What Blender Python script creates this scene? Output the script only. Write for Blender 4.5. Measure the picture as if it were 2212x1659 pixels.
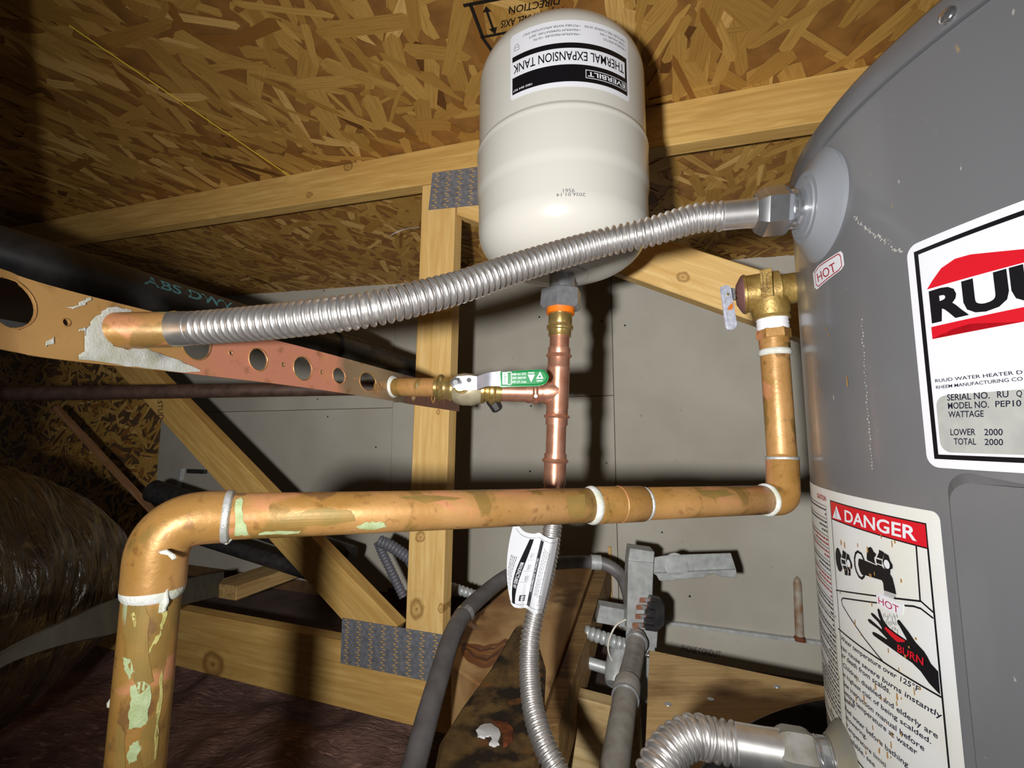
import bpy, bmesh, math, random
from mathutils import Vector as V, Matrix
from math import radians, sin, cos, pi, sqrt, atan2
random.seed(7)
for o in list(bpy.data.objects): bpy.data.objects.remove(o)
scene = bpy.context.scene
COL = scene.collection

# ------------------------------------------------------------------ camera
F, CX, CY = 1000.0, 1106.0, 829.5          # focal length and centre in photo pixels (2212 x 1659)
PITCH = radians(6.3645)
CZ = 0.75                                   # camera height above the attic floor
cam = bpy.data.cameras.new('camera'); camo = bpy.data.objects.new('camera', cam); COL.objects.link(camo)
camo.location = (0, 0, CZ); camo.rotation_euler = (pi/2 + PITCH, 0, 0)
cam.sensor_width = 36; cam.lens = 36*F/2212; cam.clip_start = 0.02; cam.clip_end = 30
scene.camera = camo

# ------------------------------------------------------------------ world and light
world = bpy.data.worlds.new('world'); scene.world = world; world.use_nodes = True
bg = world.node_tree.nodes['Background']; bg.inputs[0].default_value = (1, .93, .85, 1); bg.inputs[1].default_value = 0.035
fl = bpy.data.lights.new('phone_flash', 'SPOT'); flo = bpy.data.objects.new('phone_flash', fl); COL.objects.link(flo)
flo.location = (-0.076, -0.05, CZ - 0.011); flo.rotation_euler = (pi/2 + radians(9), 0, radians(-13))
fl.spot_size = radians(136); fl.spot_blend = 1.0; fl.shadow_soft_size = 0.011; fl.energy = 1.0
fl.color = (1, .98, .95)
fl.use_nodes = True
nt = fl.node_tree; em = nt.nodes['Emission']
fo = nt.nodes.new('ShaderNodeLightFalloff'); fo.inputs['Strength'].default_value = 1
m1 = nt.nodes.new('ShaderNodeMath'); m1.operation = 'MULTIPLY'; m1.inputs[1].default_value = 17
m2 = nt.nodes.new('ShaderNodeMath'); m2.operation = 'MULTIPLY_ADD'; m2.inputs[1].default_value = 23
nt.links.new(fo.outputs['Linear'], m1.inputs[0]); nt.links.new(fo.outputs['Constant'], m2.inputs[0])
nt.links.new(m1.outputs[0], m2.inputs[2]); nt.links.new(m2.outputs[0], em.inputs['Strength'])
vs = scene.view_settings; vs.view_transform = 'Standard'; vs.look = 'None'; vs.gamma = 1; vs.use_curve_mapping = False
vs.exposure = 0.12

# ------------------------------------------------------------------ geometry helpers
K = 1.11
def ray(px, py):
    x = (px - CX)/F; y = -(py - CY)/F
    return V((x, cos(PITCH) - y*sin(PITCH), sin(PITCH) + y*cos(PITCH)))
def P(px, py, d):                            # point seen at a pixel, d*K metres in front
    r = ray(px, py); return r*(d*K/r.y) + V((0, 0, CZ))
def proj(p):
    q = V(p) - V((0, 0, CZ)); f = q.y*cos(PITCH) + q.z*sin(PITCH); u = -q.y*sin(PITCH) + q.z*cos(PITCH)
    return CX + F*q.x/f, CY - F*u/f
def on_plane(px, py, p0, n):
    r = ray(px, py); o = V((0, 0, CZ)); return o + r*((V(p0) - o).dot(n)/r.dot(n))
def on_z(px, py, z): return on_plane(px, py, (0, 0, z), V((0, 0, 1)))

def thing(name, label, cat, loc=(0, 0, 0), group=None):
    o = bpy.data.objects.new(name, None); COL.objects.link(o); o.location = loc; o.empty_display_size = .03
    tag(o, label, cat, group); return o
def tag(o, label=None, cat=None, group=None, kind=None):
    if label: o['label'] = label
    if cat: o['category'] = cat
    if group: o['group'] = group
    if kind: o['kind'] = kind
    return o
def wm(o):                                   # world matrix without a depsgraph update
    m = o.matrix_basis.copy()
    if o.parent: m = wm(o.parent) @ o.matrix_parent_inverse @ m
    return m
def link(name, me, mat, parent=None, mw=None):
    o = bpy.data.objects.new(name, me); COL.objects.link(o)
    if mat is not None: me.materials.append(mat)
    if mw is not None: o.matrix_basis = mw
    if parent is not None:
        o.parent = parent; o.matrix_parent_inverse = wm(parent).inverted()
    return o
def obj(name, bm, mat, parent=None, ang=38, mw=None, flat=False):
    bmesh.ops.remove_doubles(bm, verts=bm.verts, dist=1e-6)
    me = bpy.data.meshes.new(name)
    if mw is None and len(bm.verts):         # origin at the middle of the piece
        lo = V([min(v.co[i] for v in bm.verts) for i in range(3)]); hi = V([max(v.co[i] for v in bm.verts) for i in range(3)])
        c = (lo + hi)/2; mw = Matrix.Translation(c)
        for v in bm.verts: v.co -= c
    bm.to_mesh(me); bm.free()
    if not flat:
        for p in me.polygons: p.use_smooth = True
        me.set_sharp_from_angle(angle=radians(ang))
    return link(name, me, mat, parent, mw)
def frame(axis):
    a = V(axis).normalized(); r = V((0, 0, 1)) if abs(a.z) < .9 else V((1, 0, 0))
    x = r.cross(a).normalized(); return x, a.cross(x), a
def rev(bm, O, axis, prof, segs=28, ref=None, rot=0.0):
    x, y, a = frame(axis)
    if ref is not None:
        x = (V(ref) - a*V(ref).dot(a)).normalized(); y = a.cross(x)
    rings = []
    for h, r in prof:
        c = V(O) + a*h
        if r <= 1e-7: rings.append([bm.verts.new(c)])
        else: rings.append([bm.verts.new(c + (x*cos(t) + y*sin(t))*r) for t in [rot + 2*pi*i/segs for i in range(segs)]])
    for A, B in zip(rings, rings[1:]):
        if len(A) == 1 and len(B) == 1: continue
        for i in range(segs):
            j = (i+1) % segs
            if len(A) == 1: bm.faces.new((A[0], B[j], B[i]))
            elif len(B) == 1: bm.faces.new((A[i], A[j], B[0]))
            else: bm.faces.new((A[i], A[j], B[j], B[i]))
    if len(rings[0]) > 1: bm.faces.new(rings[0][::-1])
    if len(rings[-1]) > 1: bm.faces.new(rings[-1])
    return bm
def revo(name, O, axis, prof, mat, parent=None, segs=28, ref=None, ang=38, rot=0.0):
    return obj(name, rev(bmesh.new(), O, axis, prof, segs, ref, rot), mat, parent, ang)
def spline(pts, n=12):
    pts = [V(p) for p in pts]; e = [pts[0]*2 - pts[1]] + pts + [pts[-1]*2 - pts[-2]]; out = []
    for i in range(1, len(e)-2):
        a, b, c, d = e[i-1:i+3]
        for k in range(n):
            t = k/n
            out.append(.5*((2*b) + (c - a)*t + (2*a - 5*b + 4*c - d)*t*t + (3*b - a - 3*c + d)*t**3))
    out.append(pts[-1]); return out
def resample(pts, step):
    L = [0]
    for a, b in zip(pts, pts[1:]): L.append(L[-1] + (b-a).length)
    n = max(2, int(round(L[-1]/step))); out = []; j = 0
    for i in range(n+1):
        s = L[-1]*i/n
        while j < len(L)-2 and L[j+1] < s: j += 1
        t = (s - L[j])/max(1e-9, L[j+1]-L[j]); out.append(pts[j].lerp(pts[j+1], t))
    return out, L[-1]
def sweep(bm, pts, rad, segs=20, cap=True):
    n = len(pts); x = None; rings = []
    for i in range(n):
        t = (pts[min(i+1, n-1)] - pts[max(i-1, 0)]).normalized()
        if x is None: x = frame(t)[0]
        x = (x - t*x.dot(t)).normalized(); y = t.cross(x)
        r = rad(i/(n-1)) if callable(rad) else (rad[i] if isinstance(rad, (list, tuple)) else rad)
        rings.append([bm.verts.new(pts[i] + (x*cos(a) + y*sin(a))*r) for a in [2*pi*k/segs for k in range(segs)]])
    for A, B in zip(rings, rings[1:]):
        for i in range(segs): j = (i+1) % segs; bm.faces.new((A[i], A[j], B[j], B[i]))
    if cap: bm.faces.new(rings[0][::-1]); bm.faces.new(rings[-1])
    return bm
def tube(name, pts, r, mat, parent=None, segs=18, n=10, sp=True):
    p = spline(pts, n) if sp and len(pts) > 2 else [V(q) for q in pts]
    return obj(name, sweep(bmesh.new(), p, r, segs), mat, parent, 50)
def corr(name, pts, r, pitch, amp, mat, parent=None, segs=22, sub=6):       # corrugated pipe
    p, L = resample(spline(pts, 14), pitch/sub); n = len(p)
    rad = [r - amp*(1 - max(0, abs(sin(pi*i/sub)))**.6) for i in range(n)]
    return obj(name, sweep(bmesh.new(), p, rad, segs), mat, parent, 75)
def quad_box(bm, c8):
    v = [bm.verts.new(p) for p in c8]
    for f in ((0,3,2,1),(4,5,6,7),(0,1,5,4),(1,2,6,5),(2,3,7,6),(3,0,4,7)): bm.faces.new([v[i] for i in f])
    return v
def bevel(bm, w, seg=1):
    if w > 0: bmesh.ops.bevel(bm, geom=list(bm.edges), offset=w, segments=seg, affect='EDGES', clamp_overlap=True)
def box(name, c, ax, ay, az, size, mat, parent=None, bev=.0015, cuts=(), seg=1):
    """box centred at c with axes ax, ay, az; local coordinates follow the box so grain runs along ax"""
    ax, ay, az = V(ax).normalized(), V(ay).normalized(), V(az).normalized()
    sx, sy, sz = [s/2 for s in size]; bm = bmesh.new()
    quad_box(bm, [V(p) for p in ((-sx,-sy,-sz),(sx,-sy,-sz),(sx,sy,-sz),(-sx,sy,-sz),(-sx,-sy,sz),(sx,-sy,sz),(sx,sy,sz),(-sx,sy,sz))])
    bmesh.ops.recalc_face_normals(bm, faces=bm.faces)
    M = Matrix(((ax.x, ay.x, az.x, c[0]), (ax.y, ay.y, az.y, c[1]), (ax.z, ay.z, az.z, c[2]), (0, 0, 0, 1))); Mi = M.inverted()
    for p, n in cuts:
        g = bmesh.ops.bisect_plane(bm, geom=bm.verts[:] + bm.edges[:] + bm.faces[:], plane_co=Mi @ V(p), plane_no=(Mi.to_3x3() @ V(n)), clear_outer=True)
        ed = [e for e in bm.edges if e.is_boundary]
        if ed: bmesh.ops.contextual_create(bm, geom=ed)
    bmesh.ops.recalc_face_normals(bm, faces=bm.faces)
    bevel(bm, bev, seg)
    return obj(name, bm, mat, parent, 30, M)
def prism(name, pts, up, mat, parent=None, bev=0.0, flat=False):            # closed outline raised along up
    bm = bmesh.new(); a = [bm.verts.new(V(p)) for p in pts]; b = [bm.verts.new(V(p) + V(up)) for p in pts]; n = len(a)
    bm.faces.new(a[::-1]); bm.faces.new(b)
    for i in range(n): bm.faces.new((a[i], a[(i+1) % n], b[(i+1) % n], b[i]))
    bmesh.ops.recalc_face_normals(bm, faces=bm.faces); bevel(bm, bev)
    return obj(name, bm, mat, parent, 30, flat=flat)

# ------------------------------------------------------------------ materials
def rgb(r, g, b): 
    f = lambda c: (c/255/12.92 if c <= 10 else ((c/255+.055)/1.055)**2.4)
    return (f(r), f(g), f(b), 1)
class Mat:
    def __init__(s, name, rough=.5, metal=0.0, coat=0.0, spec=.5):
        s.m = bpy.data.materials.new(name); s.m.use_nodes = True; s.t = s.m.node_tree; s.b = s.t.nodes['Principled BSDF']
        s.b.inputs['Roughness'].default_value = rough; s.b.inputs['Metallic'].default_value = metal
        s.b.inputs['Coat Weight'].default_value = coat; s.b.inputs['Coat Roughness'].default_value = .12
        s.b.inputs['Specular IOR Level'].default_value = spec
        s.co = s.n('ShaderNodeTexCoord').outputs['Object']; s.c = None
    def n(s, t, **k):
        x = s.t.nodes.new(t)
        for a, v in k.items(): setattr(x, a, v)
        return x
    def l(s, a, b): s.t.links.new(a, b)
    def map(s, sc=(1, 1, 1), loc=(0, 0, 0), rot=(0, 0, 0), src=None):
        x = s.n('ShaderNodeMapping'); x.inputs['Scale'].default_value = sc; x.inputs['Location'].default_value = loc; x.inputs['Rotation'].default_value = rot
        s.l(src or s.co, x.inputs[0]); return x.outputs[0]
    def noise(s, scale, sc=(1, 1, 1), det=3, loc=(0, 0, 0), dist=0.0, rough=.5):
        x = s.n('ShaderNodeTexNoise'); x.inputs['Scale'].default_value = scale; x.inputs['Detail'].default_value = det
        x.inputs['Distortion'].default_value = dist; x.inputs['Roughness'].default_value = rough
        s.l(s.map(sc, loc), x.inputs['Vector']); return x.outputs['Fac']
    def ramp(s, f, a, b):
        x = s.n('ShaderNodeMapRange'); x.inputs[1].default_value = a; x.inputs[2].default_value = b; s.l(f, x.inputs[0]); return x.outputs[0]
    def math(s, op, a, b=None):
        x = s.n('ShaderNodeMath', operation=op)
        for i, q in enumerate((a, b)):
            if q is None: continue
            if hasattr(q, 'is_output'): s.l(q, x.inputs[i])
            else: x.inputs[i].default_value = q
        return x.outputs[0]
    def base(s, c): s.c = c; return s
    def mix(s, fac, c, mode='MIX'):
        x = s.n('ShaderNodeMix', data_type='RGBA', blend_type=mode)
        s.l(fac, x.inputs[0])
        for q, i in ((s.c, 6), (c, 7)):
            if hasattr(q, 'is_output'): s.l(q, x.inputs[i])
            else: x.inputs[i].default_value = q
        s.c = x.outputs[2]; return s
    def bump(s, f, st=.3, dist=.002):
        x = s.n('ShaderNodeBump'); x.inputs['Strength'].default_value = st; x.inputs['Distance'].default_value = dist
        s.l(f, x.inputs['Height']); s.l(x.outputs[0], s.b.inputs['Normal']); return s
    def done(s):
        if hasattr(s.c, 'is_output'): s.l(s.c, s.b.inputs['Base Color'])
        else: s.b.inputs['Base Color'].default_value = s.c
        return s.m
def plain(name, c, rough=.5, metal=0.0, coat=0.0, spec=.5, var=None, scale=40, bump=0.0):
    m = Mat(name, rough, metal, coat, spec).base(c)
    if var: m.mix(m.ramp(m.noise(scale, det=4), .35, .7), var)
    if bump: m.bump(m.noise(scale*6, det=4), bump, .001)
    return m.done()
def wood(name, light, dark, knots=(), knotc=None, gs=1.0, dirt=None, spec=.25, rough=.6):
    m = Mat(name, rough, spec=spec).base(light)
    w = m.noise(6*gs, (1, 14, 14), 3, dist=.6)                       # broad grain
    x = m.n('ShaderNodeMath', operation='SINE')
    m.l(m.math('MULTIPLY', m.noise(2.2*gs, (1, 9, 9), 2, (3, 1, 2), .4), 60.0), x.inputs[0])
    m.mix(m.ramp(w, .3, .72), dark)
    m.mix(m.math('MULTIPLY', m.ramp(x.outputs[0], .2, 1.0), .35), dark)
    m.mix(m.math('MULTIPLY', m.ramp(m.noise(60*gs, (1, 12, 12), 2), .45, .75), .25), dark)
    for kx, ky, r in knots:
        d = m.n('ShaderNodeVectorMath', operation='LENGTH')
        mp = m.n('ShaderNodeMapping', vector_type='TEXTURE'); mp.inputs['Location'].default_value = (kx, ky, 0); mp.inputs['Scale'].default_value = (r*1.25, r, 1e3)
        dn = m.n('ShaderNodeVectorMath', operation='ADD'); nz = m.n('ShaderNodeTexNoise'); nz.inputs['Scale'].default_value = 55
        sc = m.n('ShaderNodeVectorMath', operation='SCALE'); sc.inputs[3].default_value = .012
        m.l(m.co, nz.inputs['Vector']); m.l(nz.outputs['Color'], sc.inputs[0]); m.l(m.co, dn.inputs[0]); m.l(sc.outputs[0], dn.inputs[1])
        m.l(dn.outputs[0], mp.inputs[0]); m.l(mp.outputs[0], d.inputs[0])
        q = d.outputs['Value']
        kc = knotc or (dark[0]*.45, dark[1]*.4, dark[2]*.35, 1)
        m.mix(m.math('MULTIPLY', m.ramp(q, 1.0, .75), m.ramp(q, .2, .8)), kc)
        m.mix(m.ramp(q, .3, .1), kc)
        rg = m.n('ShaderNodeMath', operation='SINE'); m.l(m.math('MULTIPLY', q, 9.0), rg.inputs[0])
        m.mix(m.math('MULTIPLY', m.math('MULTIPLY', m.ramp(q, 3.0, 1.0), m.ramp(rg.outputs[0], .3, 1)), .4), dark)
    if dirt:
        m.mix(m.math('MULTIPLY', m.ramp(m.noise(14, (.6, 1, 1), 5, (7, 7, 7)), .5, .68), .75), dirt)
    m.bump(w, .25, .0015)
    return m.done()
pine = lambda n, kn=(), **k: wood(n, rgb(222, 190, 128), rgb(200, 160, 94), kn, **k)
pine2 = lambda n, kn=(), **k: wood(n, rgb(206, 170, 102), rgb(178, 138, 74), kn, **k)
def copper_old(name, green=.5, gloc=(0, 0, 0), base=(192, 146, 92), met=.25):
    m = Mat(name, .4, met, spec=.5).base(rgb(*base))
    m.mix(m.ramp(m.noise(22, (1, 1, 1), 5, gloc), .38, .62), rgb(164, 122, 62))
    m.mix(m.ramp(m.noise(26, (.6, 1, 1), 5, (5, 2, gloc[0]), .5), .55, .60), rgb(204, 142, 100))
    m.mix(m.math('MULTIPLY', m.ramp(m.noise(30, (1, 1, .6), 5, (2, 9, gloc[0]), .4), .57, .61), .85), rgb(140, 112, 58))
    m.mix(m.math('MULTIPLY', m.ramp(m.noise(45, (1, 1, .6), 5, (7, gloc[0], 2), .4), .62, .66), .7), rgb(116, 84, 56))
    m.mix(m.math('MULTIPLY', m.ramp(m.noise(160, (1, 1, 1), 3, (1, 4, 8)), .60, .72), .5), rgb(104, 66, 34))
    if green:
        m.mix(m.ramp(m.noise(20, (1, 1, .45), 5, gloc, .3), .72 - .2*green, .75 - .2*green), rgb(148, 134, 74))
        m.mix(m.ramp(m.noise(26, (1, 1, .6), 5, (gloc[0]+3, 2, 1), .4), .76 - .17*green, .79 - .17*green), rgb(172, 186, 146))
    m.l(m.math('ADD', m.math('MULTIPLY', m.ramp(m.noise(28, det=5, loc=(9, 9, 2)), .35, .65), .26), .30), m.b.inputs['Roughness'])
    m.bump(m.math('ADD', m.noise(300, det=3), m.math('MULTIPLY', m.noise(30, det=5), 2.0)), .22, .0008)
    return m.done()
M_ = {}
M_['white_print'] = plain('white_sticker', rgb(236, 238, 246), .42)
M_['black_print'] = plain('black_print', rgb(14, 14, 20), .4)
M_['navy_print'] = plain('navy_print', rgb(26, 28, 52), .45)
M_['red_print'] = plain('red_print', rgb(214, 22, 40), .4)
M_['darkred_print'] = plain('dark_red_print', rgb(168, 24, 40), .4)
M_['grey_print'] = plain('grey_print', rgb(120, 122, 128), .5)
M_['panel_print'] = plain('silver_panel_print', rgb(186, 188, 184), .4, var=rgb(172, 174, 172), scale=120)
M_['steel'] = plain('stainless_steel', (.90, .89, .88, 1), .33, .90, var=(.74, .72, .71, 1), scale=90)
M_['chrome'] = plain('chrome_plate', (.72, .74, .78, 1), .16, .9, var=(.55, .57, .6, 1), scale=60)
M_['zinc'] = plain('zinc_plate', (.60, .62, .66, 1), .33, .75, var=(.45, .47, .5, 1), scale=150, bump=.15)
M_['galv'] = plain('galvanised_steel', rgb(182, 186, 186), .42, .3, var=rgb(156, 160, 160), scale=60)
M_['copper'] = plain('new_copper', (.80, .42, .29, 1), .32, .75, var=(.62, .27, .17, 1), scale=70, bump=.1)
M_['brass'] = plain('yellow_brass', (.74, .55, .22, 1), .24, .8, var=(.5, .34, .1, 1), scale=90)
M_['bronze'] = plain('cast_bronze', rgb(176, 148, 84), .42, .45, var=rgb(128, 98, 48), scale=70, bump=.35)
M_['nickel'] = plain('cast_body', rgb(190, 180, 152), .42, .4, var=rgb(150, 138, 110), scale=50)
M_['solder'] = plain('solder', rgb(212, 214, 220), .32, .4, var=rgb(172, 176, 160), scale=200, bump=.4)
M_['flux'] = plain('white_flux_residue', rgb(214, 216, 214), .6, var=rgb(186, 190, 168), scale=120, bump=.4)
M_['ptfe'] = plain('white_thread_tape', rgb(240, 240, 246), .5)
M_['orange'] = plain('orange_ring', rgb(236, 120, 20), .45)
M_['red_cap'] = plain('maroon_cap', rgb(122, 84, 82), .5)
M_['black_plastic'] = plain('black_plastic', rgb(30, 30, 32), .42, var=rgb(48, 46, 46), scale=60)
M_['dark_iron'] = plain('dark_iron_pipe', rgb(88, 66, 56), .55, .2, var=rgb(62, 46, 40), scale=60)
M_['grey_pipe'] = plain('grey_conduit', rgb(160, 158, 152), .45, .1, var=rgb(132, 126, 118), scale=40)
M_['grey_plastic'] = plain('grey_flex', rgb(92, 92, 100), .45)
M_['green'] = plain('green_grip', rgb(18, 138, 72), .35)
M_['tank'] = plain('almond_enamel', rgb(214, 212, 204), .27, 0, .15)
def heater_paint():
    m = Mat('grey_enamel', .34, 0, .25).base(rgb(112, 113, 117))
    m.mix(m.math('MULTIPLY', m.ramp(m.noise(16, (1, 1, .3), 5), .55, .75), .3), rgb(146, 147, 150))
    m.mix(m.math('MULTIPLY', m.ramp(m.noise(130, (1, 1, .4), 3, (3, 3, 3)), .75, .78), .7), rgb(164, 140, 96))
    m.mix(m.math('MULTIPLY', m.ramp(m.noise(240, (1, 1, .5), 2, (8, 3, 3)), .74, .77), .6), rgb(190, 188, 180))
    m.bump(m.noise(500, det=2), .05, .0004); return m.done()
M_['heater'] = heater_paint()
M_['rubber'] = plain('light_grey_plastic', rgb(136, 140, 147), .4)
def drywall():
    m = Mat('drywall_paper', .85, spec=.2).base(rgb(164, 160, 150))
    m.mix(m.ramp(m.noise(3, det=4), .3, .7), rgb(148, 143, 132))
    m.mix(m.math('MULTIPLY', m.ramp(m.noise(70, det=3, loc=(4, 4, 1)), .70, .76), .35), rgb(104, 92, 74))
    return m.done()
M_['drywall'] = drywall()
def osb():
    m = Mat('strand_board', .62, spec=.22)
    a = m.n('ShaderNodeVertexColor', layer_name='tone'); m.base(a.outputs[0])
    uv = m.n('ShaderNodeUVMap', uv_map='grain').outputs[0]
    x = m.n('ShaderNodeTexNoise'); x.inputs['Scale'].default_value = 1; x.inputs['Detail'].default_value = 3
    m.l(m.map((14, 320, 1), src=uv), x.inputs['Vector'])
    m.mix(m.math('MULTIPLY', m.ramp(x.outputs[0], .45, .72), .45), rgb(124, 82, 34), 'MIX')
    m.bump(x.outputs[0], .5, .001); return m.done()
M_['osb'] = osb()
M_['osb_base'] = plain('strand_board_core', rgb(150, 104, 46), .7, var=rgb(120, 80, 34), scale=25)
M_['slot_wood'] = plain('wood_in_slots', rgb(176, 142, 84), .6)
def insulation_mat(name, a, b, c):
    m = Mat(name, .8, spec=.15).base(a)
    m.mix(m.ramp(m.noise(9, det=6, dist=.8), .35, .65), b); m.mix(m.ramp(m.noise(40, (1, 3, 1), 5), .55, .75), c)
    m.bump(m.noise(30, (1, 2.5, 1), 6, dist=1.2), .8, .01); return m.done()
M_['insul'] = insulation_mat('brown_insulation', rgb(124, 96, 88), rgb(88, 66, 60), rgb(150, 118, 108))
def wrap():
    m = Mat('brown_plastic_wrap', .25, coat=.4).base(rgb(66, 52, 32))
    m.mix(m.ramp(m.noise(14, det=5), .4, .65), rgb(42, 31, 22)); m.mix(m.ramp(m.noise(26, (1, 1, 3), 4, (4, 2, 2)), .62, .7), rgb(88, 72, 42))
    m.bump(m.noise(22, (1, 4, 1), 5, dist=1.5), .9, .008); return m.done()
M_['wrap'] = wrap()

# ------------------------------------------------------------------ decals: printed shapes and lettering laid on real surfaces
class PlaneSurf:
    def __init__(s, p0, eu, ev):
        s.p0, s.eu, s.ev = V(p0), V(eu).normalized(), V(ev).normalized(); s.n = s.eu.cross(s.ev)
        if s.n.dot(V((0, 0, CZ)) - s.p0) < 0: s.n = -s.n
    def hit(s, px, py): d = on_plane(px, py, s.p0, s.n) - s.p0; return d.dot(s.eu), d.dot(s.ev)
    def pos(s, u, v, off=0): return s.p0 + s.eu*u + s.ev*v + s.n*off
    step = None
class CylSurf:
    step = .004
    def __init__(s, c, R): s.c, s.R = c, R
    def hit(s, px, py):
        r = ray(px, py); cx, cy = s.c; a = r.x**2 + r.y**2; b = r.x*cx + r.y*cy; c = cx*cx + cy*cy - s.R**2
        t = (b - sqrt(max(0, b*b - a*c)))/a; p = r*t
        return s.R*(atan2(p.y - cy, p.x - cx) % (2*pi)), CZ + p.z
    def pos(s, u, v, off=0): t = u/s.R; return V((s.c[0] + (s.R + off)*cos(t), s.c[1] + (s.R + off)*sin(t), v))
    def nrm(s, u): t = u/s.R; return V((cos(t), sin(t), 0))
_txt = {}
def text_mesh(s, bold):
    k = (s, bold)
    if k not in _txt:
        cu = bpy.data.curves.new('t', 'FONT'); cu.body = s; cu.offset = bold; cu.resolution_u = 3
        o = bpy.data.objects.new('t', cu); COL.objects.link(o)
        dg = bpy.context.evaluated_depsgraph_get(); me = bpy.data.meshes.new_from_object(o.evaluated_get(dg))
        vs = [v.co.copy() for v in me.vertices]; fs = [list(p.vertices) for p in me.polygons]
        bpy.data.objects.remove(o); bpy.data.curves.remove(cu); bpy.data.meshes.remove(me); _txt[k] = (vs, fs)
    return _txt[k]
CAP = None
class Decal:
    def __init__(s, surf): s.s = surf; s.bm = bmesh.new()
    def uvpoly(s, pts):
        f = s.bm.faces.new([s.bm.verts.new((u, v, 0)) for u, v in pts]); bmesh.ops.triangulate(s.bm, faces=[f]); return s
    def poly(s, pts): return s.uvpoly([s.s.hit(*p) for p in pts])
    def rect(s, u0, v0, u1, v1, r=0.0):
        if u1 < u0: u0, u1 = u1, u0
        if v1 < v0: v0, v1 = v1, v0
        if not r: return s.uvpoly([(u0, v0), (u1, v0), (u1, v1), (u0, v1)])
        p = []
        for cx, cy, a0 in ((u1-r, v0+r, -90), (u1-r, v1-r, 0), (u0+r, v1-r, 90), (u0+r, v0+r, 180)):
            p += [(cx + r*cos(radians(a0 + k*18)), cy + r*sin(radians(a0 + k*18))) for k in range(6)]
        return s.uvpoly(p)
    def frame(s, u0, v0, u1, v1, w):
        s.rect(u0, v0, u1, v0+w); s.rect(u0, v1-w, u1, v1); s.rect(u0, v0+w, u0+w, v1-w); s.rect(u1-w, v0+w, u1, v1-w); return s
    def uvstroke(s, pts, w, close=False):
        if close: pts = pts + [pts[0]]
        for a, b in zip(pts, pts[1:]):
            a, b = V(a), V(b); d = (b - a)
            if d.length < 1e-9: continue
            d.normalize(); n = V((-d.y, d.x))*w/2; e = d*w*.25
            s.uvpoly([tuple(a - e + n), tuple(a - e - n), tuple(b + e - n), tuple(b + e + n)])
        return s
    def ribbon(s, pts, w):                   # one continuous band
        p = [V(s.s.hit(*q)) for q in pts]; L = []
        for i in range(len(p)):
            t = (p[min(i+1, len(p)-1)] - p[max(i-1, 0)]).normalized(); n = V((-t.y, t.x))*w/2
            L.append([s.bm.verts.new((*(p[i] + n), 0)), s.bm.verts.new((*(p[i] - n), 0))])
        for a, b in zip(L, L[1:]): s.bm.faces.new((a[0], a[1], b[1], b[0]))
        return s
    def stroke(s, pts, w, close=False): return s.uvstroke([s.s.hit(*p) for p in pts], w, close)
    def disc(s, u, v, r, n=16, ry=None): return s.uvpoly([(u + r*cos(2*pi*i/n), v + (ry or r)*sin(2*pi*i/n)) for i in range(n)])
    def _text(s, t, O, X, Y, bold):
        global CAP
        if CAP is None: CAP = max(v.y for v in text_mesh('H', 0)[0])
        vs, fs = text_mesh(t, bold)
        if not vs: return s
        x0 = min(v.x for v in vs); x1 = max(v.x for v in vs); new = []
        for v in vs:
            q = O + X*((v.x - x0)/(x1 - x0)) + Y*(v.y/CAP); new.append(s.bm.verts.new((q.x, q.y, 0)))
        for f in fs:
            try: s.bm.faces.new([new[i] for i in f])
            except ValueError: pass
        return s
    def text(s, t, a, b, c, bold=0.0):       # start of base line, end of base line, cap height above the start (photo pixels)
        a, b, c = V(s.s.hit(*a)), V(s.s.hit(*b)), V(s.s.hit(*c)); return s._text(t, a, b - a, c - a, bold)
    def uvtext(s, t, u0, v0, u1, v1, bold=0.0, slope=0.0):
        return s._text(t, V((u0, v0)), V((u1 - u0, slope)), V((0, v1 - v0)), bold)
    def build(s, name, mat, parent, off=.0003, label=None):
        bm = s.bm; st = s.s.step
        if st:
            us = [v.co.x for v in bm.verts]; k = math.floor(min(us)/st) + 1
            while k*st < max(us):
                if any(True for _ in (0,)): bmesh.ops.bisect_plane(bm, geom=bm.verts[:] + bm.edges[:] + bm.faces[:], plane_co=(k*st, 0, 0), plane_no=(1, 0, 0))
                k += 1
        for v in bm.verts: v.co = s.s.pos(v.co.x, v.co.y, off)
        if bm.faces:
            bm.faces.ensure_lookup_table(); bmesh.ops.recalc_face_normals(bm, faces=bm.faces)
            for f in bm.faces:
                f.normal_update()
                if f.normal.dot(V((0, 0, CZ)) - f.calc_center_median()) < 0: f.normal_flip()
        o = obj(name, bm, mat, parent, flat=True)
        if label: o['label'] = label
        return o

# ================================================================== structure
A_ = radians(20.5)
TT = V((cos(A_), -sin(A_), 0)); NB = V((sin(A_), cos(A_), 0)); UP = V((0, 0, 1))
T0 = V((0, .957, 0)); W0 = V((0, 1.93, 0))
def T(px, py): return on_plane(px, py, T0, NB)
def W(px, py, back=0.0): return on_plane(px, py, W0 + NB*back, NB)

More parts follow.
